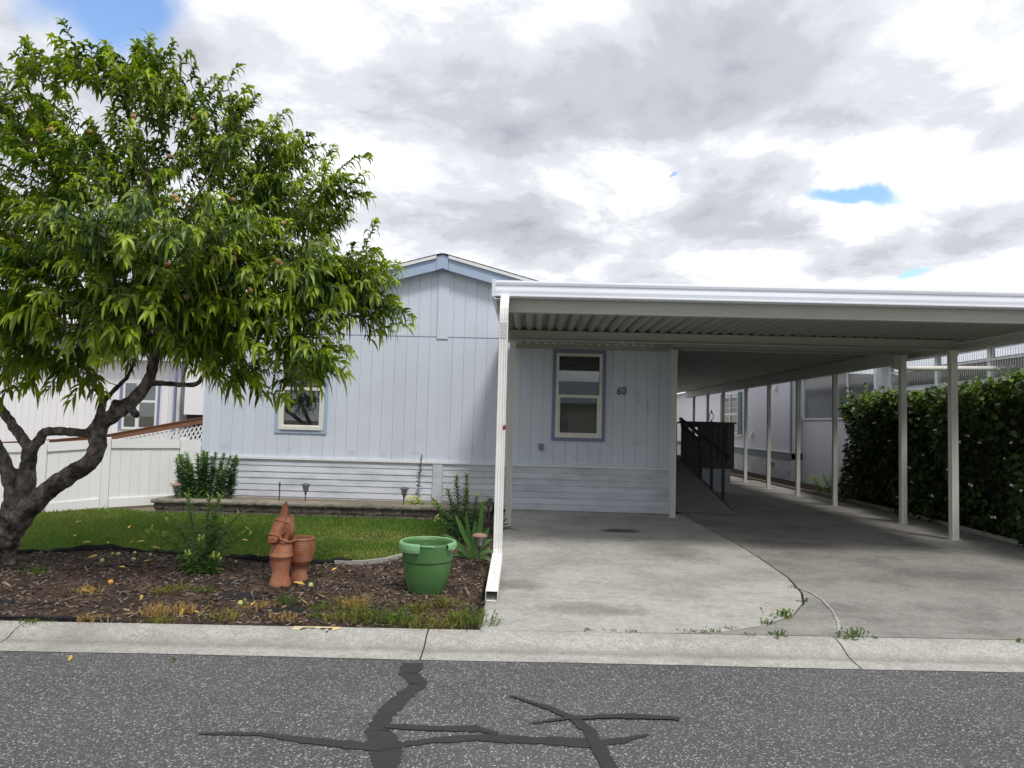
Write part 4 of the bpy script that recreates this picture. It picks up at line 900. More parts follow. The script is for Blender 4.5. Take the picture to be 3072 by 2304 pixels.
for x0, x1, z0, z1 in ((a, a+.06, c, d), (b-.06, b, c, d), (mm-.05, mm+.05, c, d), (a+.06, mm-.05, c, c+.07), (mm+.05, b-.06, c, c+.07), (a+.06, mm-.05, d-.07, d), (mm+.05, b-.06, d-.07, d), (mm+.05, b-.06, 2.0, 2.07)): fr.box(x0, x1, NY-.055, NY-.013, z0, z1)
wl_ = fr.build('window', MT['white_trim'], nl); BX('casing', MT['slate_trim'], wl_, LW[0], LW[0]+.10, NY-.05, NY-.0125, LW[2], LW[3]); BX('casing', MT['slate_trim'], wl_, LW[1]-.06, LW[1], NY-.05, NY-.0125, LW[2], LW[3])
BX('pane', MT['glass'], wl_, a, b, NY-.030, NY-.026, c, d); BX('curtain', MT['blind'], wl_, a+.05, b-.05, NY-.022, NY-.014, c+.05, d-.05)
BX('eave', MT['siding'], nl, -24.3, -9.7, NY-.35, NY+.1, 3.2, 3.38)
MB().ext([(NY-.4, 3.38), (26, 4.9), (26, 4.98), (NY-.4, 3.46)], 'x', -24.4, -9.6).build('roof', MT['shingle'], nl)
BX('side_wall', MT['nb_white'], nl, -10.05, -9.97, NY+.101, 24.5, .05, 3.3)
BX('entry_wall', MT['nb_white'], nl, -9.965, -6.5, 24.0, 24.1, .05, 3.3)
for x in (-11.95, -11.45): BX('entry_trim', MT['slate_trim'], nl, x+.25, x+.34, 23.93, 23.99, 1.2, 3.2) if False else None
cl = thing('entry_column', (-9.93, 20.0, .1), 'narrow blue grey porch column beside the white neighbouring home', 'column')
BX('shaft', MT['slate_trim'], cl, -9.97, -9.91, 19.9, 19.96, .1, 3.2); BX('base', MT['slate_trim'], cl, -9.99, -9.89, 19.88, 19.98, .1, .16)
cl = thing('entry_column', (-9.52, 20.0, .1), 'blue grey porch column beside the small paned door', 'column')
BX('shaft', MT['slate_trim'], cl, -9.55, -9.49, 19.9, 19.96, .1, 3.2); BX('base', MT['slate_trim'], cl, -9.57, -9.47, 19.88, 19.98, .1, .16)
dr = BX('door', MT['white_trim'], nl, -11.55, -10.75, 23.94, 23.98, .9, 2.95) if False else BX('door', MT['white_trim'], nl, -9.95, -9.2, 23.95, 23.995, .9, 2.95)
for i in range(2):
    for j in range(3): BX('pane', MT['glass'], dr, -9.85+i*.3, -9.62+i*.3, 23.93, 23.948, 1.95+j*.28, 2.18+j*.28)
sk = thing('raised_room', (-8.6, 19.6, .1), 'white raised room on dark piers beyond the lattice ramp', 'room')
BX('wall', MT['nb_white'], sk, -9.46, -7.6, 19.5, 23.9, 1.69, 3.3); BX('underside', MT['dark'], sk, -9.4, -7.65, 19.55, 23.8, 1.45, 1.689); BX('pier', MT['dark'], sk, -9.3, -9.1, 19.7, 19.9, .05, 1.449); BX('pier', MT['dark'], sk, -8.0, -7.8, 19.7, 19.9, .05, 1.449)
MB().ext([(-9.6, 3.3), (-8.5, 3.75), (-7.4, 3.3), (-7.4, 3.36), (-8.5, 3.82), (-9.6, 3.36)], 'y', 19.3, 24).build('roof', MT['shingle'], sk)
# ramp with redwood rail and white lattice
lr = thing('lattice_ramp', (-9.5, 17, .1), 'ramp railing of redwood boards above white diamond lattice', 'railing')
RP = [(-13.5, .80), (-11.28, .976), (-10.11, 1.11), (-7.3, 1.69)]
for (xa_, za), (xb_, zb) in zip(RP[:-1], RP[1:]):
    MB().beam((xa_, 16.98, za-.045), (xb_, 16.98, zb-.045), .04, .13).build('rail_board', MT['wood_rail'], lr)
    MB().beam((xa_, 17.0, za+.032), (xb_, 17.0, zb+.032), .14, .02).build('cap_board', MT['wood_rail'], lr)
def rail_z(x): return float(np.interp(x, [p[0] for p in RP], [p[1] for p in RP]))
lt = MB(); x = -11.8
while x < -6.8:
    for s in (-1, 1):
        a = Vector((x, 17.0+s*.006, rail_z(min(max(x, -13.4), -7.3))-.14)); ln = .62
        b = a + Vector((s*ln*.55, 0, -ln)); lt.beam(a, b, .005, .036, (0, 0, 1) if False else (1, 0, .55*s))
    x += .105
lt.build('lattice', MT['white_trim'], lr)['kind'] = 'stuff'
for x in (-11.7, -9.9, -8.3): BX('lattice_post', MT['white_trim'], lr, x-.045, x+.045, 17.03, 17.1, .06, rail_z(x)-.12)
MB().ext([(-13.5, .1), (-7.0, .75), (-7.0, .85), (-13.5, .15)], 'y', 17.1, 18.3).build('ramp_deck', MT['wood_rail'], lr)

# ------------------------------------------------------------------ white vinyl fence
FP = [(-5.625, 12.27), (-5.80, 12.0), (-6.72, 11.34), (-7.55, 11.05), (-9.3, 10.5), (-11.0, 9.95)]
FT = [1.245, 1.255, 1.255, 1.185, 1.12, 1.06]; FBt = [.20, .18, .155, .085, .03, .0]
fn = thing('vinyl_fence', (-6.72, 11.34, .15), 'low white vinyl privacy fence beside the blue house', 'fence')
def fence_post(i, w=.115):
    x, y = FP[i]; d = Vector((FP[min(i+1, 5)][0]-FP[max(i-1, 0)][0], FP[min(i+1, 5)][1]-FP[max(i-1, 0)][1], 0)).normalized(); n = Vector((-d.y, d.x, 0))
    B = MB(); c = Vector((x, y, 0)); q = [c+d*(s*w/2)+n*(t*w/2) for s, t in ((-1, -1), (1, -1), (1, 1), (-1, 1))]
    v = [(p.x, p.y, FBt[i]-.05) for p in q] + [(p.x, p.y, FT[i]+.03) for p in q]; B.add(v, [(0, 1, 5, 4), (1, 2, 6, 5), (2, 3, 7, 6), (3, 0, 4, 7), (4, 5, 6, 7)])
    p = B.build('post', MT['fence'], fn, bevel=.006)
    face = n if n.y < 0 else -n; bm_ = MB()
    for s in (-.028, .028):
        for zz in (FT[i]-.04, FT[i]-.085, FBt[i]+.06, FBt[i]+.105):
            e = c + d*s + face*(w/2+.001); bm_.beam((e.x, e.y, zz-.004), (e.x, e.y, zz+.004), .008, .004, face)
    bm_.build('bolt', MT['grey_box'], p)['kind'] = 'stuff'
for i in range(1, 6): fence_post(i)
for i in range(0, 5):
    (xa_, ya), (xb_, yb) = FP[i], FP[i+1]; A, Bv = Vector((xa_, ya, 0)), Vector((xb_, yb, 0)); L = (Bv-A).length; d = (Bv-A)/L; n = Vector((-d.y, d.x, 0)); n = n if n.y < 0 else -n
    ta, tb, ba, bb = FT[i], FT[i+1], FBt[i], FBt[i+1]
    s0 = .0 if i == 0 else .06
    rails = ((.0, -.105), ) if i else ()
    if i:
        MB().beam(A+d*s0+n*.012+Vector((0, 0, ta-.07)), Bv-d*.06+n*.012+Vector((0, 0, tb-.07)), .05, .14).build('top_rail', MT['fence'], fn)
        MB().beam(A+d*s0+n*.012+Vector((0, 0, ba+.08)), Bv-d*.06+n*.012+Vector((0, 0, bb+.08)), .05, .14).build('bottom_rail', MT['fence'], fn)
    nb_ = max(2, round((L-s0-.06)/.152)); step = (L-s0-.06)/nb_
    for k in range(nb_):
        p = A+d*(s0+k*step+.0008); q = A+d*(s0+(k+1)*step-.0008); t = (s0+(k+.5)*step)/L; z0 = ba+(bb-ba)*t+.01; z1 = ta+(tb-ta)*t-(.0 if i == 0 else .1)
        m_ = .012; v = [p-n*m_, q-n*m_, q+n*(m_-.002), q-d*.002+n*m_, p+d*.002+n*m_, p+n*(m_-.002)]
        V = [(e.x, e.y, z0) for e in v]+[(e.x, e.y, z1) for e in v]
        MB().add(V, [(j, (j+1) % 6, 6+(j+1) % 6, 6+j) for j in range(6)]+[tuple(range(6))[::-1], tuple(range(6, 12))]).build('board', MT['fence'], fn)

# ------------------------------------------------------------------ retaining wall of split blocks
rw = thing('retaining_wall', (-3.2, 11.0, .15), 'low retaining wall of rough brown blocks with cap stones', 'retaining wall')
WX0, WX1, WY = -5.70, -.50, 10.93
def rough_box(name, x0, x1, y0, y1, z0, z1, mat, par, j=.006):
    nx = max(2, int((x1-x0)/.05)); B = MB(); V = []; rr = lambda: random.uniform(-j, j)
    for i in range(nx+1):
        x = x0+(x1-x0)*i/nx
        V += [(x, y1, z0), (x, y0+rr()+.004, z0+.002), (x, y0-.006+rr(), z0+(z1-z0)*.35), (x, y0-.004+rr(), z0+(z1-z0)*.72), (x, y0+.008+rr(), z1-.002), (x, y1, z1)]
    F_ = [(i*6+a, i*6+(a+1) % 6, (i+1)*6+(a+1) % 6, (i+1)*6+a) for i in range(nx) for a in range(6)] + [tuple(range(6))[::-1], tuple(nx*6+a for a in range(6))]
    return B.add(V, F_).build(name, mat, par)
for row, (z0, z1, offx) in enumerate(((.10, .208, 0.0), (.210, .312, .16), (.284, .335, .07))):
    if row == 2: continue
    x = WX0 + (.0 if row else .02) ; first = True
    while x < WX1-.02:
        w = random.choice((.26, .31, .31, .34)); w = w*.5 if first and row == 1 else w; first = False; x1 = min(x+w, WX1)
        rough_box('block', x+.006, x1-.006, WY+.004*row, WY+.2, z0, z1, MT['block'], rw); x = x1
x = WX0-.03
while x < WX1:
    w = random.choice((.29, .31, .36, .4)); x1 = min(x+w, WX1+.02)
    rough_box('cap_stone', x+.002, x1-.002, WY-.035, WY+.24, .314, .375+random.uniform(-.003, .003), MT['cap'], rw, .005); x = x1
for (y0, y1) in ((WY+.24, WY+.62), (WY+.62, WY+1.0)): rough_box('block', WX0, WX0+.2, y0, y1, .1, .37, MT['block'], rw)
region([(WX0+.1, WY+.2), (WX1, WY+.2), (WX1, YF-.04), (WX0+.1, YF-.04)], .12, lambda x, y: .305-.012*(y-WY)+.01*math.sin(x*5)*math.sin(y*6), .1, jit=.006).build('raised_bed_soil', MT['gravel'], kind='structure')
BX('end_return', MT['block'], rw, WX1-.2, WX1, WY+.205, YF-.05, .1, .333)
# ------------------------------------------------------------------ path lights
def path_light(x, y, z, h, cap, label, tilt=(0, 0), s=1.0):
    t = thing('path_light', (x, y, z), label, 'path light', 'solar path lights'); zt = z+h
    MB().lathe([(.0085, -.03), (.0085, h-.15*s), (.011, h-.145*s), (.016, h-.135*s), (.016, h-.115*s), (.026*s, h-.105*s)], x, y, z, 10).build('stake', MT['lamp_dark'], t, smooth=True)
    bz = h-.105*s
    MB().lathe([(0, bz), (.030*s, bz), (.034*s, bz+.006), (.030*s, bz+.010), (0, bz+.011)], x, y, z, 16).build('lantern_base', MT['lamp_dark'], t)
    MB().lathe([(.025*s, bz+.012), (.033*s, bz+.045*s), (.039*s, bz+.075*s)], x, y, z, 16).build('lens', MT['lamp_glass'], t, smooth=True)
    MB().lathe([(.009*s, bz+.012), (.009*s, bz+.06*s), (0, bz+.06*s)], x, y, z, 8).build('led_core', MT['grey_box'], t)
    for k in range(6):
        a = 2*math.pi*k/6+.3; c, s_ = math.cos(a), math.sin(a)
        MB().tube([(x+c*.029*s, y+s_*.029*s, z+bz+.010), (x+c*.037*s, y+s_*.037*s, z+bz+.045*s), (x+c*.043*s, y+s_*.043*s, z+bz+.078*s)], .003, 5).build('cage_bar', MT['lamp_dark'], t)
    MB().lathe([(.046*s, bz+.076*s), (.060*s, bz+.078*s), (.062*s, bz+.084*s), (.052*s, bz+.094*s), (.034*s, bz+.103*s), (.0, bz+.107*s)], x, y, z, 20).build('cap', MT[cap], t, smooth=True)
    t.rotation_euler = (tilt[0], tilt[1], 0); return t
path_light(-.448, 7.52, bed_z(-.448, 7.52), .405, 'lamp_rust', 'solar path light with rusty cap between green pot and downspout', s=1.3)
path_light(-5.42, 11.08, .375, .23, 'lamp_rust', 'solar path light with pinkish rusty cap beside the dark lily clump', (R(2), R(-2)), 1.2)
path_light(-3.42, 11.16, .375, .28, 'lamp_grey', 'grey capped solar path light alone in the middle of the block wall', s=1.2)
path_light(-1.87, 11.13, .375, .27, 'lamp_grey', 'grey capped solar path light beside the yellow flowers', (0, R(2)), 1.2)
path_light(-.51, 10.5, .15, .43, 'lamp_grey', 'grey capped solar path light half hidden behind the downspout', s=1.2)
st = thing('garden_stake', (-3.83, 11.15, .34), 'thin dark sprinkler stake standing on the block wall', 'stake')
MB().tube([(-3.83, 11.15, .30), (-3.83, 11.15, .60)], .010, 8).build('rod', MT['lamp_dark'], st); MB().lathe([(.010, 0), (.016, .005), (.016, .04), (.010, .05), (.010, .07), (0, .07)], -3.83, 11.15, .60, 8).build('nozzle', MT['lamp_dark'], st)

# ------------------------------------------------------------------ green pot with a broken rim
PXc, PYc = -.872, 6.62; PZ = bed_z(PXc, PYc)-.015
pot = thing('planter_pot', (PXc, PYc, PZ), 'large green plastic planter pot with a broken curled rim', 'planter')
HP = .47
outer = [(0, 0), (.148, 0), (.156, .006), (.163, .03), (.187, .085), (.205, .15), (.216, .22), (.222, .29), (.2225, .300), (.229, .304), (.230, .314), (.233, .38), (.238, .445), (.240, HP)]
inner = [(.233, HP), (.231, .44), (.224, .36), (.205, .30), (0, .30)]
MB().lathe(outer + inner, PXc, PYc, PZ, 56).build('shell', MT['pot'], pot, smooth=True)
def rim_piece(a0, a1, drop, seed):
    rr = random.Random(seed); n = max(4, int((a1-a0)/4)); B = MB(); V = []
    for i in range(n+1):
        t = i/n; a = R(a0+(a1-a0)*t); e = drop(t)
        pr = [(.2335, HP-.004), (.236, HP+.006), (.246, HP+.010), (.258, HP+.004), (.266, HP-.010), (.268, HP-.010-.03*e), (.264, HP-.012-.05*e-rr.uniform(0, .004)), (.261, HP-.012-.05*e), (.262, HP-.012), (.254, HP-.003), (.2425, HP-.002)]
        V += [(PXc+r_*math.cos(a), PYc+r_*math.sin(a), PZ+z_) for r_, z_ in pr]
    k = 11; B.add(V, [(i*k+j, i*k+(j+1) % k, (i+1)*k+(j+1) % k, (i+1)*k+j) for i in range(n) for j in range(k)] + [tuple(range(k))[::-1], tuple(n*k+j for j in range(k))])
    return B.build('rim', MT['potrim'], pot, smooth=False)
rim_piece(20, 262, lambda t: .25+.75*min(1, t*1.3)+.15*math.sin(t*9), 1)
rim_piece(-38, 18, lambda t: .9-.8*abs(t-.35), 2)
V = []; n = 10                                     # sliver still clinging to the front
for i in range(n+1):
    a = R(263+28*i/n); V += [(PXc+.2415*math.cos(a), PYc+.2415*math.sin(a), PZ+HP+.001), (PXc+.246*math.cos(a), PYc+.246*math.sin(a), PZ+HP-.004-.012*random.random())]
MB().add(V, [(2*i, 2*i+1, 2*i+3, 2*i+2) for i in range(n)]).build('rim_sliver', MT['potrim'], pot)
MB().lathe([(.218, .335), (.12, .345), (0, .35)], PXc, PYc, PZ, 24, fn=lambda a, z: 1).build('potting_soil', MT['soil'], pot)

# ------------------------------------------------------------------ terracotta donkey planter
SX, SY = -2.245, 6.66; SZ = bed_z(SX, SY)-.01
dn = thing('donkey_planter', (SX, SY, SZ), 'terracotta donkey statue planter carrying a woven basket', 'statue')
TM = MT['terra']
MB().lathe([(0, 0), (.100, 0), (.103, .012), (.098, .04), (.082, .085), (.077, .12), (.082, .17), (.092, .225), (.102, .268), (.1065, .272), (.109, .283), (.1065, .294), (.103, .298), (.1025, .32), (.097, .36), (.085, .395), (.070, .42), (.055, .445)], SX, SY, SZ, 36,
           fn=lambda a, z: 1+(.012*math.sin(a*14) if z < .25 else 0)).build('body', TM, dn, smooth=True)
bx, by = SX+.125, SY+.19
MB().lathe([(0, 0), (.082, 0), (.080, .03), (.074, .08), (.076, .14), (.09, .17)], bx-.01, by+.01, SZ, 28, fn=lambda a, z: 1+.012*math.sin(a*12)).build('hind_legs', TM, dn, smooth=True)
bp = [(0, .135), (.05, .14), (.085, .165), (.105, .20)]; nz = 13
for i in range(nz): z = .205+i*.0145; r_ = .108+.014*math.sin(min(1, i/9)*1.57); bp += [(r_+.005, z+.004), (r_+.0055, z+.009), (r_, z+.0135)]
bp += [(.118, .396), (.126, .40), (.128, .415), (.122, .425), (.106, .425), (.098, .40), (.095, .30), (0, .30)]
def weave(a, z): return 1+(.022*math.sin(a*22+math.floor(z/.0145)*math.pi) if .20 < z < .395 else 0)
MB().lathe(bp, bx, by, SZ, 88, fn=weave).build('basket', TM, dn, smooth=True)
MB().lathe([(0, .299), (.09, .305), (.0, .312)], bx, by, SZ, 16).build('basket_floor', MT['soil'], dn)
def loft(secs, n=18, nm='head', par=None, mat=TM):        # secs: (centre, right vec, up vec)
    B = MB(); V = []
    for c, r_, u_ in secs:
        for j in range(n):
            a = 2*math.pi*j/n; e = .86; ca, sa = math.cos(a), math.sin(a); V.append(tuple(Vector(c)+Vector(r_)*math.copysign(abs(ca)**e, ca)+Vector(u_)*math.copysign(abs(sa)**e, sa)))
    m_ = len(secs); B.add(V, [(i*n+j, i*n+(j+1) % n, (i+1)*n+(j+1) % n, (i+1)*n+j) for i in range(m_-1) for j in range(n)] + [tuple(range(n))[::-1], tuple((m_-1)*n+j for j in range(n))])
    return B.build(nm, mat, par, smooth=True)
O = Vector((SX, SY, SZ))
def at(x, y, z): return O+Vector((x, y, z))
# neck, then the head hanging forward and to the left of the chest
loft([(at(.01, .02, .40), (.062, 0, 0), (0, .060, 0)), (at(.018, .02, .46), (.058, 0, 0), (0, .058, 0)), (at(.024, .018, .52), (.058, 0, .004), (0, .058, 0)), (at(.03, .014, .575), (.06, 0, .006), (0, .055, 0)), (at(.032, .01, .615), (.05, 0, .006), (0, .045, 0)), (at(.034, .008, .635), (.02, 0, 0), (0, .02, 0))], nm='neck', par=dn)
hd_ = loft([(at(-.046, -.118, .415), (.030, -.008, .012), (-.008, -.006, .018)), (at(-.045, -.115, .43), (.043, -.012, .010), (-.012, -.026, .014)), (at(-.041, -.105, .455), (.049, -.014, .008), (-.014, -.034, .012)), (at(-.034, -.088, .485), (.050, -.016, .006), (-.014, -.036, .012)), (at(-.024, -.068, .525), (.055, -.016, .004), (-.014, -.044, .012)), (at(-.014, -.045, .565), (.058, -.014, 0), (-.012, -.050, .012)), (at(-.004, -.022, .60), (.055, -.012, 0), (-.010, -.050, .012)), (at(.004, -.006, .628), (.044, -.008, 0), (-.006, -.040, .012)), (at(.008, .0, .645), (.018, 0, 0), (0, -.016, .004))], n=20, par=dn)
def ear(x, y, z, lean, h, nm='ear'):
    secs = []
    for t, w, dpt in ((0, .050, .030), (.2, .043, .026), (.45, .036, .021), (.7, .030, .016), (.88, .018, .010), (1, .004, .003)):
        c = at(x+lean[0]*t*h, y+lean[1]*t*h, z+t*h); secs.append((c, (w, -.006, 0), (-.003, dpt, 0)))
    return loft(secs, 14, nm, dn)
ear(.0, -.016, .60, (.16, .05), .185); ear(.05, .045, .60, (.12, .12), .06)
loft([(at(.066, .03, .43), (.022, 0, 0), (0, .05, 0)), (at(.082, .035, .50), (.024, 0, 0), (0, .052, 0)), (at(.082, .032, .56), (.022, 0, 0), (0, .05, 0)), (at(.066, .028, .61), (.02, 0, 0), (0, .04, 0)), (at(.05, .025, .625), (.008, 0, 0), (0, .01, 0))], 14, 'mane', dn)
def band(c, rx, ry, tiltv, r_, a0=0, a1=360, nm='halter_strap'):
    rx, ry = Vector(rx), Vector(ry); MB().tube([Vector(c)+rx*math.cos(R(a0+(a1-a0)*i/22))+ry*math.sin(R(a0+(a1-a0)*i/22)) for i in range(23)], r_, 6).build(nm, TM, dn, smooth=True)
band(at(-.003, -.018, .605), (.062, -.013, -.016), (-.011, -.058, .010), None, .009)
band(at(-.036, -.093, .478), (.055, -.016, -.006), (-.014, -.040, .016), None, .0085)
MB().tube([at(.012, -.115, .465), at(.035, -.105, .445), at(.06, -.085, .425), at(.085, -.04, .412), at(.10, .03, .412), at(.105, .08, .415)], .011, 8).build('rein', TM, dn, smooth=True)
MB().tube([at(.018, -.105, .475), at(.045, -.068, .52), at(.055, -.04, .57), at(.056, -.03, .60)], .008, 6).build('cheek_strap', TM, dn, smooth=True)
ec = at(-.002, -.103, .545)
for rr_, th in ((.020, .0042), (.011, .004)):
    MB().tube([ec+Vector((math.cos(a)*rr_, .10*math.sin(a)*rr_-.2*math.cos(a)*rr_*0, math.sin(a)*rr_*.75)) for a in np.linspace(0, 6.283, 19)], th, 6).build('eye', TM, dn, smooth=True)
MB().lathe([(0, .006), (.005, .005), (.007, 0)], ec.x, ec.y-.002, ec.z-.003, 10).build('eye', TM, dn, smooth=True)
ms = [at(-.083, -.128, .436), at(-.066, -.142, .425), at(-.045, -.150, .424), at(-.022, -.148, .429), at(-.004, -.138, .437)]
MB().tube(ms, .0055, 6).build('lip', TM, dn, smooth=True); MB().tube([p+Vector((0, .004, .014)) for p in ms], .006, 6).build('lip', TM, dn, smooth=True)
for dx in (-.064, -.030): MB().tube([at(dx-.008, -.146, .452), at(dx, -.150, .458), at(dx+.008, -.147, .452)], .004, 6).build('nostril', TM, dn, smooth=True)

# ------------------------------------------------------------------ the peach tree
tree = thing('peach_tree', (-5.5, 7.25, .1), 'leafy peach tree with dark forked trunk and ripening fruit', 'tree')
limbs = {
 'T': ([(-40, 1715, 7.25), (-20, 1660, 7.25), (5, 1610, 7.24), (35, 1560, 7.22), (62, 1515, 7.2)], [.255, .21, .19, .18, .165]),
 'L1': ([(50, 1540, 7.22), (38, 1460, 7.2), (12, 1385, 7.1), (-28, 1312, 7.0), (-90, 1220, 6.9), (-170, 1100, 6.8), (-230, 950, 6.8), (-240, 800, 6.8)], [.12, .088, .075, .068, .055, .042, .026, .012]),
 'L2': ([(70, 1530, 7.22), (82, 1445, 7.25), (86, 1385, 7.28), (92, 1342, 7.3)], [.13, .09, .082, .078]),
 'L2a': ([(92, 1350, 7.3), (62, 1308, 7.35), (35, 1270, 7.4), (5, 1230, 7.45), (-40, 1160, 7.6), (-60, 1050, 7.8), (-50, 900, 8.0), (0, 740, 8.0)], [.068, .06, .056, .052, .046, .036, .022, .010]),
 'L2b': ([(92, 1350, 7.3), (112, 1328, 7.28), (135, 1298, 7.22), (165, 1293, 7.18), (212, 1296, 7.15), (262, 1299, 7.2), (286, 1275, 7.28), (300, 1240, 7.33), (312, 1195, 7.4)], [.062, .057, .054, .050, .050, .050, .050, .046, .040]),
 'f1': ([(312, 1200, 7.4), (279, 1152, 7.5), (262, 1095, 7.6), (256, 1037, 7.7), (240, 900, 7.9), (200, 700, 8.0), (190, 480, 8.0), (200, 330, 7.9)], [.032, .028, .026, .023, .019, .014, .009, .005]),
 'f2': ([(314, 1198, 7.4), (347, 1167, 7.3), (390, 1115, 7.1), (420, 1000, 6.8), (380, 850, 6.5), (330, 700, 6.3), (300, 560, 6.3)], [.030, .026, .022, .017, .013, .009, .005]),
 'R': ([(45, 1575, 7.2), (105, 1508, 7.15), (152, 1465, 7.1), (212, 1424, 7.05), (270, 1385, 7.02), (292, 1345, 7.0), (294, 1305, 7.0), (306, 1268, 7.0), (347, 1240, 6.98), (405, 1196, 6.95), (446, 1140, 6.95), (461, 1080, 7.0), (469, 1008, 7.0), (480, 900, 7.0), (475, 760, 7.0), (445, 580, 7.0), (440, 400, 7.0), (430, 250, 7.0)], [.13, .112, .104, .098, .092, .090, .088, .088, .080, .072, .064, .055, .046, .037, .027, .018, .012, .006]),
 'Rb': ([(452, 1148, 6.95), (520, 1152, 6.85), (590, 1152, 6.75), (624, 1112, 6.7), (720, 1060, 6.6), (830, 1010, 6.5), (930, 990, 6.5)], [.034, .029, .023, .019, .014, .010, .005]),
 'Rc': ([(467, 1030, 7.0), (560, 950, 6.8), (680, 885, 6.6), (800, 835, 6.5), (950, 815, 6.4), (1090, 815, 6.4)], [.038, .030, .025, .02, .014, .006]),
 'Rd': ([(478, 905, 7.0), (600, 780, 7.2), (720, 680, 7.4), (850, 600, 7.5), (950, 570, 7.6)], [.032, .025, .018, .012, .006]),
 'Re': ([(476, 780, 7.0), (560, 640, 6.7), (640, 500, 6.6), (690, 360, 6.6)], [.025, .018, .012, .006]),
 'Rf': ([(467, 1040, 7.0), (420, 900, 6.5), (480, 760, 6.0), (560, 700, 5.8)], [.03, .02, .012, .006]),
 'S1': ([(335, 1252, 6.98), (352, 1205, 6.9)], [.055, .058]), 'S2': ([(383, 1212, 6.95), (411, 1246, 6.85)], [.045, .036]),
}
LP = {k: ([Vector(atY(x, y, Y)) for x, y, Y in p], r_) for k, (p, r_) in limbs.items()}
def smooth_path(pts, rad, n=4):
    P, Rd = [], []
    for i in range(len(pts)-1):
        p0, p1, p2, p3 = pts[max(i-1, 0)], pts[i], pts[i+1], pts[min(i+2, len(pts)-1)]
        for k_ in range(n):
            t = k_/n; P.append(.5*((2*p1)+(p2-p0)*t+(2*p0-5*p1+4*p2-p3)*t*t+(3*p1-p0-3*p2+p3)*t**3)); Rd.append(rad[i]*(1-t)+rad[i+1]*t)
    P.append(pts[-1]); Rd.append(rad[-1]); return P, Rd
tk = MB(); nodes = []; 
for k_, (p, r_) in LP.items():
    P, Rd = smooth_path(p, r_) if len(p) > 2 else (p, r_)
    P2 = [q + Vector((random.gauss(0, .05), random.gauss(0, .05), random.gauss(0, .05)))*rr_ for q, rr_ in zip(P, Rd)]
    big_ = [i for i, rr_ in enumerate(Rd) if rr_ >= .016]
    tk.tube(P2, [rr_*(.9 if rr_ > .04 else .95)*random.uniform(.93, 1.07) for rr_ in Rd], 12)
    nodes += [(q, rr_) for q, rr_ in zip(P, Rd) if rr_ < .06]
for a in range(7):                                      # root flare
    an = a*.9+.2; c = LP['T'][0][0]; d = Vector((math.cos(an), math.sin(an), 0)); tk.tube([c+Vector((0, 0, .22))+d*.12, c+Vector((0, 0, .06))+d*.2, c+Vector((0, 0, -.06))+d*.3], [.10, .07, .04], 8)
tr = tk.build('trunk', MT['bark'], tree, smooth=True)
rmod = tr.modifiers.new('remesh', 'REMESH'); rmod.mode = 'VOXEL'; rmod.voxel_size = .0125; rmod.use_smooth_shade = True
smod = tr.modifiers.new('smooth', 'SMOOTH'); smod.factor = .5; smod.iterations = 4
tx = bpy.data.textures.new('bark_relief', 'CLOUDS'); tx.noise_scale = .06; tx.noise_depth = 3
dmod = tr.modifiers.new('relief', 'DISPLACE'); dmod.texture = tx; dmod.strength = .022; dmod.mid_level = .5; dmod.texture_coords = 'LOCAL'
# crown: (x, y in the 2212-wide view, radius there, depth)
blobs = [(70, 260, 125, 7.2), (15, 235, 75, 6.7), (95, 135, 48, 7.6), (185, 130, 46, 7.0), (320, 140, 85, 7.0), (335, 240, 110, 6.8), (230, 330, 150, 7.6), (200, 420, 170, 6.4), (420, 300, 120, 7.4), (500, 240, 52, 6.9), (470, 400, 150, 6.6), (560, 370, 105, 7.3), (600, 320, 55, 6.8),
         (640, 420, 105, 6.9), (700, 430, 70, 6.6), (620, 490, 110, 7.5), (360, 520, 180, 5.9), (360, 560, 190, 7.6), (130, 560, 180, 6.2), (60, 480, 160, 7.8), (120, 650, 150, 7.4), (540, 590, 140, 6.3), (640, 595, 105, 6.6), (715, 590, 80, 6.4), (775, 595, 48, 6.5), (450, 650, 115, 6.1), (590, 645, 85, 6.2),
         (675, 650, 60, 6.3), (645, 720, 48, 6.2), (675, 775, 30, 6.1), (300, 660, 105, 6.3), (240, 720, 90, 7.3), (50, 700, 100, 6.6), (150, 775, 48, 6.9), (500, 730, 62, 6.5), (430, 720, 55, 7.3), (20, 800, 50, 7.4), (-130, 390, 170, 7.0), (-200, 520, 200, 7.0), (-120, 660, 150, 7.2), (-60, 420, 160, 6.3), (800, 635, 28, 6.45), (560, 800, 26, 6.6)]
cen = Vector(atY(330*VV, 520*VV, 7.0)); tg = []; tdir = []
vox = {}
tot = sum(b[2]**2 for b in blobs)
for (bx_, by_, br_, bY) in blobs:
    c = Vector(atY(bx_*VV, by_*VV, bY)); r_ = br_*VV*bY/F; nsh = int(12+ 1550*br_**2/tot)
    subs = []
    for _ in range(max(3, int(nsh/7))):
        v = Vector((random.gauss(0, 1), random.gauss(0, 1), random.gauss(0, 1))).normalized(); subs.append(c+v*r_*random.random()**.3*.86)
    for _ in range(nsh):
        for _t in range(6):
            s0_ = random.choice(subs); q = s0_+Vector((random.gauss(0, .13), random.gauss(0, .13), random.gauss(0, .10))); v = (q-c); v = v/max(r_, v.length)
            if all((q-o_).length > .105 for o_ in vox.get((int(q.x/.3), int(q.y/.3), int(q.z/.3)), [])): break
        else: continue
        vox.setdefault((int(q.x/.3), int(q.y/.3), int(q.z/.3)), []).append(q)
        outw = (q-cen); outw = Vector((outw.x, outw.y*.45, outw.z*.6)).normalized(); d = (outw*.8+Vector((v.x, v.y*.6, v.z))*.5+Vector((0, 0, .5))+Vector((random.gauss(0, .3), random.gauss(0, .3), random.gauss(0, .25)))).normalized()
        tg.append(q); tdir.append(d)
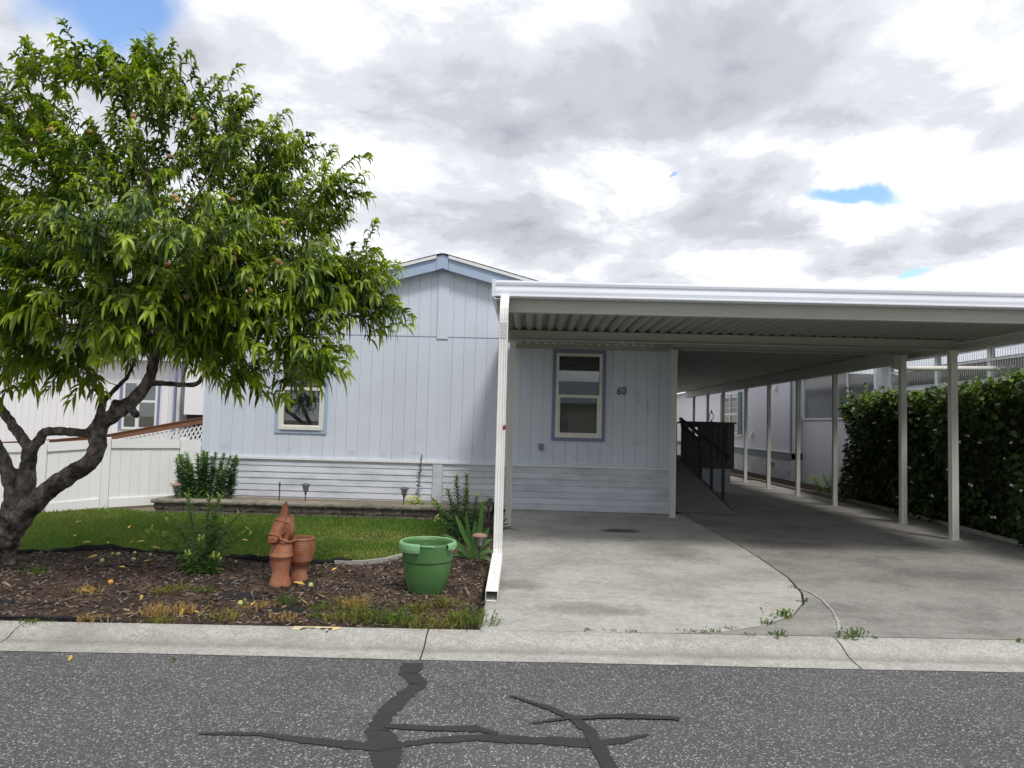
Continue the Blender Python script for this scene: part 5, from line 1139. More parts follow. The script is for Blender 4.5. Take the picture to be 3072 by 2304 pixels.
for (x, y, Yd) in [(60, 62, 7.0), (95, 100, 7.3), (35, 110, 6.8), (150, 95, 7.5), (195, 62, 7.0), (215, 100, 7.2), (300, 80, 6.9), (330, 52, 7.0), (350, 85, 7.1), (375, 130, 6.9), (420, 185, 7.2), (500, 168, 6.9), (530, 195, 6.9), (470, 220, 7.1), (600, 262, 6.9), (622, 285, 6.8), (575, 300, 7.2), (690, 335, 6.8), (742, 360, 6.7), (765, 410, 6.6), (770, 450, 6.7), (735, 500, 6.7), (835, 562, 6.5), (850, 625, 6.5), (780, 540, 6.6), (245, 200, 7.0), (140, 170, 6.7), (-20, 150, 7.0), (440, 260, 6.8), (555, 330, 6.7)]:
    q = Vector(atY(x*VV, y*VV, Yd)); d = (q-cen).normalized()*.55+Vector((random.gauss(0, .2), random.gauss(0, .1), .8)); d.normalize(); tg.append(q-d*.24); tdir.append(d); tg.append(q-d*.40+Vector((random.gauss(0, .06), random.gauss(0, .06), 0))); tdir.append((d+Vector((random.gauss(0, .3), 0, 0))).normalized())
NP = [np.array(p) for p, _ in nodes]; NPa = np.array(NP); d0 = [float(np.min(np.linalg.norm(NPa-np.array(q), axis=1))) for q in tg]
order = np.argsort(d0); cap_ = len(NPa)+len(tg)*6; buf = np.zeros((cap_, 3)); buf[:len(NPa)] = NPa; cnt = len(NPa)
bw = MB(); SH = []
for i in order:
    q = tg[i]; d = tdir[i]; L = random.uniform(.22, .42); base = q - d*L*.5
    j = int(np.argmin(np.linalg.norm(buf[:cnt]-np.array(base), axis=1))); a = Vector(buf[j]); ln = (base-a).length
    mid1 = a.lerp(base, .35)+Vector((random.gauss(0, .06), random.gauss(0, .06), random.gauss(0, .05)))*ln; mid2 = a.lerp(base, .7)+Vector((random.gauss(0, .05), random.gauss(0, .05), .06+random.gauss(0, .03)))*ln
    tip = base+d*L*.55; tip2 = base+d*L+Vector((random.gauss(0, .03), random.gauss(0, .03), -.07))
    rb = .004+.008*min(1, ln); bw.tube([a, mid1, mid2, base, tip, tip2], [rb, rb*.85, rb*.7, .0045, .003, .0012], 4, cap=False)
    for p in (mid1, mid2, base): buf[cnt] = p; cnt += 1
    SH.append((base, tip, tip2))
bw.build('twigs', MT['twig'], tree, smooth=True)['kind'] = 'stuff'
Pp, Dd, Nn, Ll, Ww, Dr, Tt = [], [], [], [], [], [], []
for (b_, t_, e_) in SH:
    ax = (e_-b_); L = ax.length; ax = ax.normalized(); o1 = ax.orthogonal().normalized(); o2 = ax.cross(o1); nl_ = random.randint(17, 25); ph = random.uniform(0, 6.28); youth = max(0, random.gauss(.15, .25)); vig = random.uniform(.85, 1.2)
    for k_ in range(nl_):
        t = (k_+.5)/nl_; a = ph+k_*2.4; rdv = o1*math.cos(a)+o2*math.sin(a); p = b_.lerp(t_, t/.55) if t < .55 else t_.lerp(e_, (t-.55)/.45)
        d = (ax*(.45+.5*t)+rdv*.85+Vector((0, 0, .28))+Vector((random.gauss(0, .2), random.gauss(0, .2), random.gauss(0, .2)))).normalized()
        nr = (ax*.8-rdv*.4+Vector((0, 0, .6))+Vector((random.gauss(0, .35), random.gauss(0, .35), random.gauss(0, .2)))).normalized()
        Pp.append(p); Dd.append(d); Nn.append(nr); s_ = (1.0 if t < .8 else 1.0-.9*(t-.8)/.4*1.0); Ll.append(random.uniform(.09, .165)*s_*vig); Ww.append(random.uniform(.030, .043)*(.75+.25*s_)); Dr.append(random.uniform(.35, 1.05)); Tt.append(min(1, max(0, youth+.75*max(0, t-.62)/.38*random.uniform(.5, 1.1)+random.gauss(0, .07))))
Pp, Dd, Nn = np.array(Pp), np.array(Dd), np.array(Nn); Ll, Ww, Dr, Tt = map(np.array, (Ll, Ww, Dr, Tt))
dist = np.linalg.norm(Pp-CAM, axis=1); rel = (Pp-CAM); zc = rel@fw; ix = CX+F*(rel@rt)/zc; iy = CY-F*(rel@up)/zc
vis = (ix > 10) & (ix < 1300) & (iy > 10) & (iy < 1300); front = np.where(vis)[0][np.argsort(dist[vis])][:300]
msk = np.ones(len(Pp), bool); msk[front] = False
V, T, k_ = leaf_arrays(Pp[msk], Dd[msk], Nn[msk], Ll[msk], Ww[msk], Dr[msk], .38)
OT = np.array(wloc(tree)); fo = link('foliage', np_mesh('foliage', V-OT, T, MT['peachleaf'], np.repeat(Tt[msk], k_), True), tree); fo['kind'] = 'stuff'
for i in front:
    V, T, k_ = leaf_arrays(Pp[i:i+1]-Pp[i:i+1], Dd[i:i+1], Nn[i:i+1], Ll[i:i+1], Ww[i:i+1], Dr[i:i+1], .38)
    link('leaf', np_mesh('leaf', V, T, MT['peachleaf'], np.repeat(Tt[i:i+1], k_), True), tree, Vector(Pp[i])-wloc(tree))
# fruit
pm = MB(); prf = [(0, -.026)] + [(.0255*math.cos(R(a)), .026*math.sin(R(a))) for a in range(-75, 70, 15)] + [(.010, .0235), (0, .021)]
pm.lathe(prf, 0, 0, 0, 14, fn=lambda a, z: 1-.07*math.exp(-((a-1.57)/.28)**2)); peach_me = pm.mesh('peach', MT['peach'], True)
fruit_px = [(525, 590), (532, 600), (155, 390), (146, 392), (270, 395), (400, 350), (200, 430), (510, 470), (580, 355), (500, 795), (490, 820), (705, 760), (700, 775), (650, 790), (660, 770), (640, 785), (835, 785), (850, 795), (560, 890), (750, 870), (228, 775), (460, 900), (90, 330), (380, 720), (850, 670), (30, 700), (620, 640), (700, 600)]
for (x, y) in fruit_px:
    d2 = (ix-x)**2+(iy-y)**2; nearb = np.where(d2 < 45**2)[0]
    Yd = float(np.percentile(Pp[nearb][:, 1], 8))-.02 if len(nearb) > 5 else 6.2
    p = atY(x, y, Yd); link('peach', peach_me, tree, Vector(p)-wloc(tree), (random.uniform(-.4, .4), random.uniform(-.4, .4), random.uniform(0, 6)), random.uniform(.85, 1.15))

# ------------------------------------------------------------------ bramble hedge on the right
hg = thing('bramble_hedge', (7.6, 12.2, .12), 'tall dark bramble hedge dotted with white blossom beside the carport', 'hedge')
HY0, HY1 = 7.6, 16.1
def hedge_x(y, z): return 7.06 + .13*math.sin(y*2.3+z*1.7)+.11*math.sin(y*5.1-z*3.3)+.06*math.sin(y*11+z*8)-.05*max(0, z-1.6) + .10*max(0, .5-z) + max(0, (y-15.4))*.25
def hedge_top(y): return float(np.interp(y, [7.6, 9.5, 10.5, 12, 13.2, 14.5, 15.9, 16.1], [2.75, 2.62, 2.5, 2.42, 2.38, 2.40, 2.36, 2.2])) + .06*math.sin(y*4.3)+.05*math.sin(y*9.7+1)
core = MB(); ny = 44; nz_ = 12; Vc = []
for i in range(ny+1):
    y = HY0+.15+(HY1-HY0-.3)*i/ny; zt = hedge_top(y)-.26
    for j in range(nz_+1): z = .1+(zt-.1)*j/nz_; Vc.append((hedge_x(y, z)+.20+random.uniform(-.04, .04), y, z))
    Vc.append((8.35, y, zt)); Vc.append((8.35, y, .1))
kk = nz_+3; core.add(Vc, [(i*kk+j, (i+1)*kk+j, (i+1)*kk+(j+1) % kk, i*kk+(j+1) % kk) for i in range(ny) for j in range(kk)]+[tuple(range(kk)), tuple(ny*kk+j for j in range(kk))[::-1]])
core.build('dark_core', MT['soil'], hg)  # added dark filler that blocks light so the hedge interior reads dark
n = 24000; Yh = rng.uniform(HY0, HY1, n); top = rng.uniform(0, 1, n) < .30; endf = rng.uniform(0, 1, n) < .07; P, D, N_, tn, LL = [], [], [], [], []
for y, t_, ef in zip(Yh, top, endf):
    zt = hedge_top(y)
    if ef: z = random.uniform(.15, zt); x = random.uniform(hedge_x(16.0, z), 8.3); y = HY1-random.expovariate(8); nv = np.array([-.2, 1, .3])
    elif t_: x = hedge_x(y, zt)+random.uniform(-.02, 1.0)**1; z = zt-random.expovariate(9)+random.uniform(0, .05); nv = np.array([-.4, 0, 1.0])
    else: z = .12+(zt-.12)*random.random()**.8; x = hedge_x(y, z)+random.expovariate(7)-.06; nv = np.array([-1, -.1, .65])
    tn.append(np.clip(random.gauss(.10, .15)+(.85 if t_ else max(0, (z-zt+.6))*1.0)*random.random(), 0, 1))  # sunlit top painted into the leaves: lighter tint towards the hedge top
    a = random.uniform(0, 6.28); P.append((x, y, z)); N_.append(nv+np.array([random.gauss(0, .5) for _ in range(3)])); D.append((math.cos(a)*.6-.35, math.sin(a), random.gauss(-.1, .4))); LL.append(random.uniform(.06, .125))
for _ in range(70):                                  # sprays of new growth standing out of the top
    y = random.uniform(8.3, 16.0); zt = hedge_top(y); x = hedge_x(y, zt)+random.uniform(-.05, .6); hh = random.uniform(.12, .30); lx, ly = random.uniform(-.15, .05), random.uniform(-.12, .12)
    for q in range(11):
        t = (q+1)/11; a = q*2.4; P.append((x+lx*t, y+ly*t, zt-.08+hh*t)); D.append((math.cos(a), math.sin(a), .3)); N_.append(np.array([-.3, -.2, 1.0])+np.array([random.gauss(0, .3) for _ in range(3)])); LL.append(random.uniform(.05, .10)*(1.15-.5*t)); tn.append(min(1, .35+.5*t*random.random()+.15))
P, D, N_ = np.array(P), nrm(np.array(D)), nrm(np.array(N_)); LL = np.array(LL); n = len(P)
V, T, k_ = leaf_arrays(P, D, N_, LL, LL*rng.uniform(.6, .8, n), rng.uniform(.1, .5, n), .25, (0, .3, .7, 1), (0, .95, .85, 0))
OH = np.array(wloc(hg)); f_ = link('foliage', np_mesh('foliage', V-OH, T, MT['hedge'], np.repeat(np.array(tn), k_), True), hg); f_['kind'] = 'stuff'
fm = MB()
for b_ in range(3):
    ox, oy, oz = random.uniform(-.025, .025), random.uniform(-.02, .02), random.uniform(-.02, .02)
    for a in range(5):
        an = a*1.2566+b_; d = Vector((math.cos(an), -.2, math.sin(an))); s_ = Vector((-math.sin(an), 0, math.cos(an))); c = Vector((ox, oy, oz))
        fm.add([c, c+d*.012+s_*.008, c+d*.022+Vector((0, .004, 0)), c+d*.012-s_*.008], [(0, 1, 2, 3)])
fme = fm.mesh('blossom', MT['petal_white'])
for i in range(85):
    y = random.uniform(9.2, 16.0); zt = hedge_top(y); z = zt-random.expovariate(2.6) if i < 62 else random.uniform(.4, 1.6); z = max(.4, z); x = hedge_x(y, z)-.07-random.uniform(0, .05)+(.25*random.random() if z > zt-.1 else 0)
    link('blossom', fme, hg, Vector((x, y, z+(.04 if z > zt-.1 else 0)))-wloc(hg), (random.uniform(-.5, .5), random.uniform(-.3, .3), R(-60)+random.uniform(-.5, .5)), random.uniform(.6, 1.15))
cm = MB()
for i in range(26):
    y = random.uniform(8.5, 16); zt = hedge_top(y); x = hedge_x(y, zt)+random.uniform(0, .5); cm.tube([(x, y, zt-.3), (x-.05, y+.03, zt-.05), (x-.12, y+.08, zt+random.uniform(.05, .16))], [.006, .005, .002], 4)
cm.build('cane', MT['stem'], hg)['kind'] = 'stuff'
# ------------------------------------------------------------------ lilies, iris and other plants
def lily(name, loc, stems, mat, label, budmat=None, leaf=.085, dens=95, width=.013, cat='lily', lift=.35, group=None):
    t = thing(name, loc, label, cat, group); O_ = Vector(loc); P, D, N, L, W, Dp, Tn = [], [], [], [], [], [], []; bi = 0
    for (dx, dy, h, lx, ly) in stems:
        pts = [O_+Vector((dx+lx*q*q, dy+ly*q*q, h*q)) for q in (0, .25, .5, .75, 1)]
        MB().tube(pts, [.006, .0055, .005, .0045, .003], 6).build('stem', MT['stem'], t)
        n = int(dens*h); ph = random.uniform(0, 6)
        for k in range(n):
            q = .04+.96*(k+random.random()*.5)/n; f = min(q/.25, 3.999); i = int(f); p = pts[i].lerp(pts[i+1], f-i); a = ph+k*2.4
            P.append(p); rv = Vector((math.cos(a), math.sin(a), 0)); up_ = lift+.6*q*q+random.gauss(0, .25)
            D.append((rv+Vector((0, 0, up_))).normalized()); N.append((Vector((0, 0, 1))-rv*up_+Vector((random.gauss(0, .45), random.gauss(0, .45)-.35, random.gauss(0, .3)))).normalized()); s_ = 1.0-.5*max(0, q-.55)/.45
            L.append(leaf*s_*random.uniform(.8, 1.15)); W.append(width*(.8+.2*s_)); Dp.append(random.uniform(.15, .6)*(1-.6*q)); Tn.append(np.clip(.05+.75*max(0, q-.6)/.4+random.gauss(0, .1), 0, 1))
        if budmat:
            tip = pts[-1]
            for b in range(random.randint(3, 5)):
                a = random.uniform(0, 6.28); e = Vector((math.cos(a)*.6, math.sin(a)*.6, .8)).normalized(); ln = random.uniform(.028, .045)
                c0 = tip+Vector((0, 0, -.015*b)); MB().tube([c0, c0+e*ln*.5, c0+e*(ln*.6), c0+e*(ln*1.0), c0+e*(ln*1.35), c0+e*(ln*1.5)], [.002, .0025, .006, .009, .007, .001], 6).build('bud', budmat, t, smooth=True)
    V, T, k = leaf_arrays(np.array(P), np.array(D), np.array(N), np.array(L), np.array(W), np.array(Dp), .3)
    link('leaves', np_mesh('leaves', V-np.array(O_), T, mat, np.repeat(np.array(Tn), k), True), t)['kind'] = 'stuff'
    return t
rs = random.Random(5)
lily('lily_clump', (-5.15, 11.35, .33), [(-.40+.84*((i*7) % 34)/33, rs.uniform(-.12, .22), rs.uniform(.46, .80)*(1-.25*abs(-.40+.84*((i*7) % 34)/33)), (-.40+.84*((i*7) % 34)/33)*.3+rs.uniform(-.05, .05), rs.uniform(-.06, .02)) for i in range(34)], MT['lily'], 'tall dense dark green lily clump on the wall against the house', None, .12, 190, .022)
lily('lily_plant', (-3.19, 7.1, bed_z(-3.19, 7.1)), [(-.06, 0, .74, -.14, .05), (.02, .05, .72, .0, .02), (.08, .02, .74, .05, .02), (.06, .08, .56, .24, .08), (-.1, .05, .52, -.32, .1), (.12, .0, .42, .33, .02), (-.12, 0, .40, -.42, .0), (.0, -.06, .36, .06, -.1), (.1, -.08, .2, .1, -.08), (-.02, -.1, .22, -.02, -.12), (.16, -.1, .19, .08, -.06), (-.16, .04, .34, -.26, .06), (.04, .0, .5, .12, .1)], MT['lily_light'], 'bright green lily with pale buds growing beside the lawn edge', MT['bud'], .105, 175, .021)
lily('lily_plant', (-.80, 9.15, bed_z(-.8, 9.15)), [(-.02, 0, .86, -.05, 0), (.06, .05, .88, .0, .02), (.16, 0, .62, .05, 0), (-.1, .0, .55, -.26, .0), (-.06, .05, .66, -.12, .05), (.0, -.05, .5, -.34, -.05), (.12, .1, .5, .15, .05), (.22, .05, .55, .08, .02), (-.04, -.08, .35, -.25, -.1), (.05, .0, .7, .02, 0)], MT['lily'], 'tall green lily with buds rising behind the broad iris leaves', MT['bud'], .11, 175, .021)
lily('lily_spike', (-1.69, 11.42, .335), [(0, 0, .80, .04, 0)], MT['lily_dark'], 'single dark upright lily stem on the wall above yellow flowers', None, .075, 170, .016)
lily('shrub_plant', (7.45, 17.3, float(gz(7.4, 17.3))), [(-.15, -.1, .45, -.2, -.1), (0, .1, .6, .05, .05), (.1, -.1, .75, .1, -.05), (-.3, .0, .35, -.3, 0), (.2, .1, .5, .2, .1), (-.1, -.25, .3, -.1, -.2), (.05, -.2, .4, .15, -.2), (-.25, .2, .4, -.15, .1)], MT['lily_light'], 'leafy green plant by the lavender wall across the driveway', None, .17, 90, .04, 'plant')
lily('shrub_plant', (7.72, 17.0, float(gz(7.7, 17))), [(0, 0, .95, .05, 0), (.06, .05, .6, .1, .05)], MT['lily_light'], 'tall single stalked plant with large leaves near the white hose', None, .2, 40, .055, 'plant')
lily('foxglove_leaves', (-5.25, 11.12, .335), [(-.1, 0, .18, -.1, -.02), (0, 0, .2, 0, -.03), (.12, 0, .16, .1, -.02), (.2, .02, .14, .1, 0), (-.22, .05, .26, -.1, 0)], MT['lily_light'], 'short light green plant at the foot of the dark lily clump', None, .07, 120, .018, 'plant')
# yellow flowers
yf = thing('yellow_flowers', (-1.78, 11.22, .335), 'small clump of yellow flowers beside the grey path light', 'flowers')
n = 150; X = rng.normal(-1.74, .085, n); Y = rng.normal(11.22, .05, n); Z = .335+rng.uniform(.02, .17, n); a = rng.uniform(0, 6.28, n)
V, T, k = leaf_arrays(np.stack((X, Y, Z), 1), nrm(np.stack((np.cos(a), np.sin(a), rng.normal(.3, .3, n)), 1)), nrm(np.stack((rng.normal(0, .3, n), rng.normal(-.4, .3, n), np.ones(n)), 1)), rng.uniform(.03, .05, n), rng.uniform(.02, .03, n), np.full(n, .2), .2, (0, .5, 1), (0, 1, 0))
link('petals', np_mesh('petals', V-np.array(wloc(yf)), T, MT['petal_yellow'], np.repeat(rng.uniform(0, 1, n), k)), yf)['kind'] = 'stuff'
V, T, k = leaf_arrays(np.stack((X+.03, Y+.02, Z*.0+.34), 1), nrm(np.stack((np.cos(a)*.5, np.sin(a)*.5, np.ones(n)), 1)), nrm(np.stack((np.cos(a), np.sin(a), -np.ones(n)*.5), 1)), rng.uniform(.06, .16, n), rng.uniform(.006, .012, n), np.full(n, .3), .2, (0, .5, 1), (0, 1, 0))
link('leaves', np_mesh('leaves', V-np.array(wloc(yf)), T, MT['lily_light'], np.repeat(rng.uniform(0, .6, n), k)), yf)['kind'] = 'stuff'
# iris: broad sword leaves
ir = thing('iris_plant', (-.57, 8.12, bed_z(-.57, 8.12)), 'iris with broad grey green sword leaves next to the downspout', 'iris')
spec = [(-62, .55, .72), (-40, .62, .25), (-22, .66, .12), (-8, .60, .05), (6, .52, .1), (18, .50, .15), (32, .5, .3), (48, .48, .4), (62, .46, .7), (-75, .38, .8), (75, .34, .9), (-30, .46, .5), (-12, .44, .3), (24, .40, .35), (5, .7, .02), (55, .32, .5), (-50, .34, .5)]
for (an, ln, dr_) in spec:
    a = R(an); yv = random.uniform(-.25, .12); D = nrm(np.array([[math.sin(a), yv, math.cos(a)]])); N = nrm(np.array([[random.gauss(0, .25), -1.0, .35]]))
    V, T, k = leaf_arrays(np.array([[random.uniform(-.06, .06), random.uniform(-.05, .05), -.02]]), D, N, np.array([ln]), np.array([random.uniform(.042, .06)]), np.array([dr_]), .22, (0, .04, .2, .4, .6, .8, .93, 1), (0, .55, .8, 1, 1, .8, .45, 0))
    link('blade', np_mesh('blade', V, T, MT['iris'], np.repeat(np.array([random.uniform(.1, .6)]), k), True), ir)
iw = thing('iris_plant', (-.36, 10.2, bed_z(-.36, 10.2)), 'thin leaved iris tuft at the foot of the carport post', 'iris')
for an in (-30, -10, 10, 25, 40, 55, 65):
    a = R(an); V, T, k = leaf_arrays(np.array([[0, random.uniform(-.05, .05), 0.]]), nrm(np.array([[math.sin(a), -.2, math.cos(a)]])), nrm(np.array([[random.gauss(0, .3), -1., .3]])), np.array([random.uniform(.3, .5)]), np.array([.022]), np.array([.4]), .2, (0, .1, .4, .7, 1), (0, .8, 1, .7, 0))
    link('blade', np_mesh('blade', V, T, MT['lily'], np.repeat(np.array([random.uniform(0, .5)]), k), True), iw)
# weeds along the kerb and in the joints
_used = {}
def place(x, y):
    marks = [(-.87, 6.62, 'in front of the green pot'), (-2.25, 6.66, 'in front of the donkey statue'), (-.5, 6.0, 'beside the downspout outlet'), (-1.55, 6.0, 'between donkey statue and green pot'), (-2.4, 5.75, 'behind the yellow curb number'), (-3.1, 6.3, 'below the budding lily'), (-4.0, 6.0, 'on open bark left of the lily'), (-5.2, 6.6, 'beside the tree trunk foot'), (-3.4, 5.6, 'at the curb edge below the lily'), (-4.6, 5.6, 'at the curb edge below the tree')]
    return min(marks, key=lambda m_: (m_[0]-x)**2+(m_[1]-y)**2)[2]
def weed(px, py, w, h, mat, label, n=46, zoff=0.0, lean=.5, width=.007, cat='weed', group='weeds in the planting bed'):
    p = atZ(px*VV, py*VV, .11); x, y = p[0], p[1]; z = (bed_z(x, y) if x < -.34 and y > Yb(x) else float(gz(x, y)) if y > Yb(x) else .09)+zoff
    if group == 'weeds in the planting bed': label = label.split(' weed clump')[0]+' weed clump '+place(x, y)
    t = thing('weed_clump', (x, y, z), label, cat, group)
    X = rng.normal(0, w*.32, n); Y = rng.normal(0, w*.2, n); L = h*rng.uniform(.45, 1.1, n); a = rng.uniform(0, 6.28, n); b = np.abs(rng.normal(0, lean, n))
    D = nrm(np.stack((np.sin(b)*np.cos(a)+X*1.2/w*.4, np.sin(b)*np.sin(a), np.cos(b)), 1)); N = nrm(np.stack((-np.cos(a), -np.sin(a), np.full(n, .4)), 1))
    V, T, k = leaf_arrays(np.stack((X, Y, np.full(n, -.005)), 1), D, N, L, np.full(n, width), rng.uniform(.05, .5, n), .2, (0, .35, .7, 1), (0, 1, .8, 0))
    V2, T2, k2 = leaf_arrays(np.repeat(V[:, 4, :], 3, 0), nrm(np.repeat(D, 3, 0)+rng.normal(0, .5, (n*3, 3))), nrm(rng.normal(0, 1, (n*3, 3))), np.repeat(L, 3)*.28, np.full(n*3, width*.9), np.full(n*3, .1), .2, (0, .5, 1), (0, 1, 0))
    tn = rng.uniform(0, 1, n); link('stalks', np_mesh('stalks', V, T, MT[mat], np.repeat(tn, k)), t)['kind'] = 'stuff'; link('leaflets', np_mesh('leaflets', V2, T2, MT[mat], np.repeat(np.repeat(tn, 3), k2)), t)['kind'] = 'stuff'
LY = 'yellowing feathery weed clump rooted in the bark along the curb'; LG = 'fresh green feathery weed clump in the bark by the curb'; LDy = 'dry straw coloured weed clump in the bark bed'
for (x, y, w, h, mt, lb) in [(757, 1338, .22, .17, 'weed', LY), (805, 1335, .22, .16, 'weed_green', LG), (850, 1338, .22, .17, 'weed_green', LG), (900, 1342, .2, .14, 'weed', LY), (960, 1310, .17, .13, 'weed', LY), (935, 1345, .2, .12, 'weed', LY), (1020, 1345, .2, .18, 'weed_green', LG), (990, 1338, .14, .13, 'weed', LY), (905, 1318, .12, .12, 'weed', LY), (690, 1312, .12, .08, 'weed_green', LG), (618, 1300, .1, .10, 'weed_green', LG), (690, 1330, .1, .05, 'weed_green', LG),
                            (345, 1322, .18, .13, 'weed_dry', LDy), (400, 1315, .16, .10, 'weed_dry', LDy), (190, 1275, .15, .09, 'weed_dry', LDy), (545, 1310, .22, .09, 'weed_dry', LDy), (350, 1335, .16, .09, 'weed', LY), (480, 1332, .2, .10, 'weed', LY), (610, 1338, .2, .08, 'weed_dry', LDy), (200, 1335, .15, .09, 'weed_dry', LDy), (75, 1240, .14, .10, 'weed_green', LG), (350, 1285, .12, .08, 'weed', LY), (385, 1280, .12, .08, 'weed', LY), (735, 1300, .14, .09, 'weed', LY), (770, 1312, .12, .14, 'weed_dry', LDy), (440, 1285, .1, .07, 'weed_green', LG), (70, 1338, .16, .04, 'weed_green', LG)]:
    weed(x, y, w*1.25, h*1.15, mt, lb, n=85 if h > .12 else 56)
LJ = 'tiny green weed sprouting from the joint between drive and curb'
for (x, y, w, h, n) in [(1270, 1357, .06, .035, 14), (1320, 1358, .08, .04, 16), (1370, 1360, .08, .035, 14), (1490, 1360, .12, .04, 24), (1530, 1360, .14, .05, 30), (1580, 1355, .06, .05, 10), (1620, 1366, .06, .04, 12), (1855, 1371, .05, .03, 10), (1888, 1373, .08, .03, 14), (2205, 1383, .08, .05, 14)]: weed(x, y, w, h, 'weed_green', LJ, n, .0, .7, .008, group='weeds in the driveway joints')
for (x, y, w, h, n, lb) in [(1655, 1345, .10, .06, 24, 'broad leaved green weed in the curved driveway joint'), (1690, 1330, .13, .10, 36, 'largest leafy green weed in the curved driveway joint'), (1735, 1300, .05, .06, 12, 'small weed on the bend of the curved driveway joint'), (1715, 1272, .06, .05, 12, 'small weed above the bend of the curved driveway joint'), (1838, 1370, .17, .10, 34, 'spreading pale green weed where the drive crack meets the curb'), (1680, 1367, .09, .07, 22, 'pale tufted weed on the drive edge near the curved joint')]: weed(x, y, w, h, 'weed_green', lb, n, .0, .9, .012, group='weeds in the driveway joints')
# brushy weeds against the fence
fw_ = thing('fence_weeds', (-6.9, 10.75, .12), 'straggly brown green weeds along the foot of the vinyl fence', 'weed')
n = 260; X = rng.uniform(-.7, .5, n); Y = rng.normal(.0, .1, n)+X*.1; L = rng.uniform(.05, .2, n)*(1+.6*(X > .2)); a = rng.uniform(0, 6.28, n); D = nrm(np.stack((np.cos(a), np.sin(a), rng.uniform(.2, 1.2, n)), 1)); N = nrm(np.stack((-np.cos(a), -np.sin(a), np.ones(n)), 1))
V, T, k = leaf_arrays(np.stack((X, Y, np.zeros(n)), 1), D, N, L, np.full(n, .011), rng.uniform(0, .5, n), .2); link('stalks', np_mesh('stalks', V, T, MT['weed_green'], np.repeat(rng.uniform(0, 1, n), k)), fw_)['kind'] = 'stuff'

# ------------------------------------------------------------------ edging, torn landscape fabric
def fabric_strip(pts, h, name, label, wav=.012, par=None, lean=.02):
    P = []; 
    for (x0, y0), (x1, y1) in zip(pts[:-1], pts[1:]):
        n = max(2, int(math.hypot(x1-x0, y1-y0)/.035))
        for i in range(n): t = i/n; P.append((x0+(x1-x0)*t, y0+(y1-y0)*t))
    P.append(pts[-1]); V = []; n = len(P)
    for i, (x, y) in enumerate(P):
        z = bed_z(x, y); w = wav*math.sin(i*.42)+random.uniform(-.4, .4)*wav; hh = h*(1+.3*math.sin(i*.23)+.15*math.sin(i*.9))
        V += [(x, y+w*.3, z-.03), (x, y-.006+w*.6, z+hh*.6), (x, y+w+lean*.3, z+hh), (x, y+w+lean, z+hh-.004), (x, y+lean+w*.3, z-.03)]
    B = MB().add(V, [(i*5+j, (i+1)*5+j, (i+1)*5+j+1, i*5+j+1) for i in range(n-1) for j in range(4)]+[(0, 1, 2, 3, 4), tuple((n-1)*5+j for j in (4, 3, 2, 1, 0))])
    o = B.build(name, MT['fabric']); tag(o, label, 'edging'); return o
fabric_strip(LB[0:10], .052, 'lawn_edging', 'wavy black plastic edging between the lawn and bark bed')
def pxs(l): return [tuple(atZ(x, y, .12)[:2]) for x, y in l]
fabric_strip(pxs([(-60, 1703), (60, 1702), (200, 1705), (330, 1703), (418, 1706)]), .02, 'fabric_edge', 'black landscape fabric edge poking out below the tree trunk', .02)
fabric_strip([(-6.5, Yb(-6.5)+.05), (-5, Yb(-5)+.055), (-3.9, Yb(-3.9)+.05), (-3.0, Yb(-3)+.045)], .03, 'fabric_edge', 'black plastic edging lying along the back of the curb', .02)
fabric_strip([(-.345, 5.8), (-.35, 6.4), (-.345, 7.2)], .05, 'fabric_edge', 'black plastic edging between the bark bed and concrete driveway', .008)
def scrap(cx, cy, w, d, label):
    nx, ny_ = 12, 6; V = []; x0, y0 = atZ(cx, cy, .12)[:2]
    for j in range(ny_+1):
        for i in range(nx+1):
            u, v = i/nx-.5, j/ny_-.5; e = 1+.25*math.sin(i*1.7+j)+random.uniform(-.12, .12); x = x0+u*w*(e if j in (0, ny_) else 1); y = y0+v*d*(1+.2*math.sin(i*1.1))+.15*u*d
            V.append((x, y, bed_z(x, y)+.012+.007*math.sin(i*1.3+j*2)-(.02 if i in (0, nx) or j in (0, ny_) else 0)))
    tag(MB().add(V, [(j*(nx+1)+i, j*(nx+1)+i+1, (j+1)*(nx+1)+i+1, (j+1)*(nx+1)+i) for j in range(ny_) for i in range(nx)]).build('fabric_scrap', MT['fabric'], smooth=True), label, 'fabric')
scrap(712, 1788, .36, .20, 'bare patch of black landscape fabric in front of the donkey statue')
scrap(850, 1822, .34, .16, 'bare patch of black landscape fabric between donkey statue and curb'); scrap(1010, 1828, .26, .07, 'narrow strip of black landscape fabric before the green pot'); scrap(20, 1796, .24, .08, 'strip of black landscape fabric below the tree trunk')
scrap(1020, 1760, .3, .03, 'thin line of black fabric between statue and green pot'); scrap(690, 1755, .5, .05, 'dark fabric fold beside the foot of the donkey statue')
bw_ = thing('border_board', (-1.6, 7.9, .12), 'grey weathered border board curving behind the green pot', 'edging')
gp = [(-1.98, 7.56), (-1.7, 7.68), (-1.5, 7.9), (-1.32, 8.2)]
for (x0, y0), (x1, y1) in zip(gp[:-1], gp[1:]): MB().beam((x0, y0, bed_z(x0, y0)+.018), (x1, y1, bed_z(x1, y1)+.018), .045, .05).build('board', MT['grey_wood'], bw_)
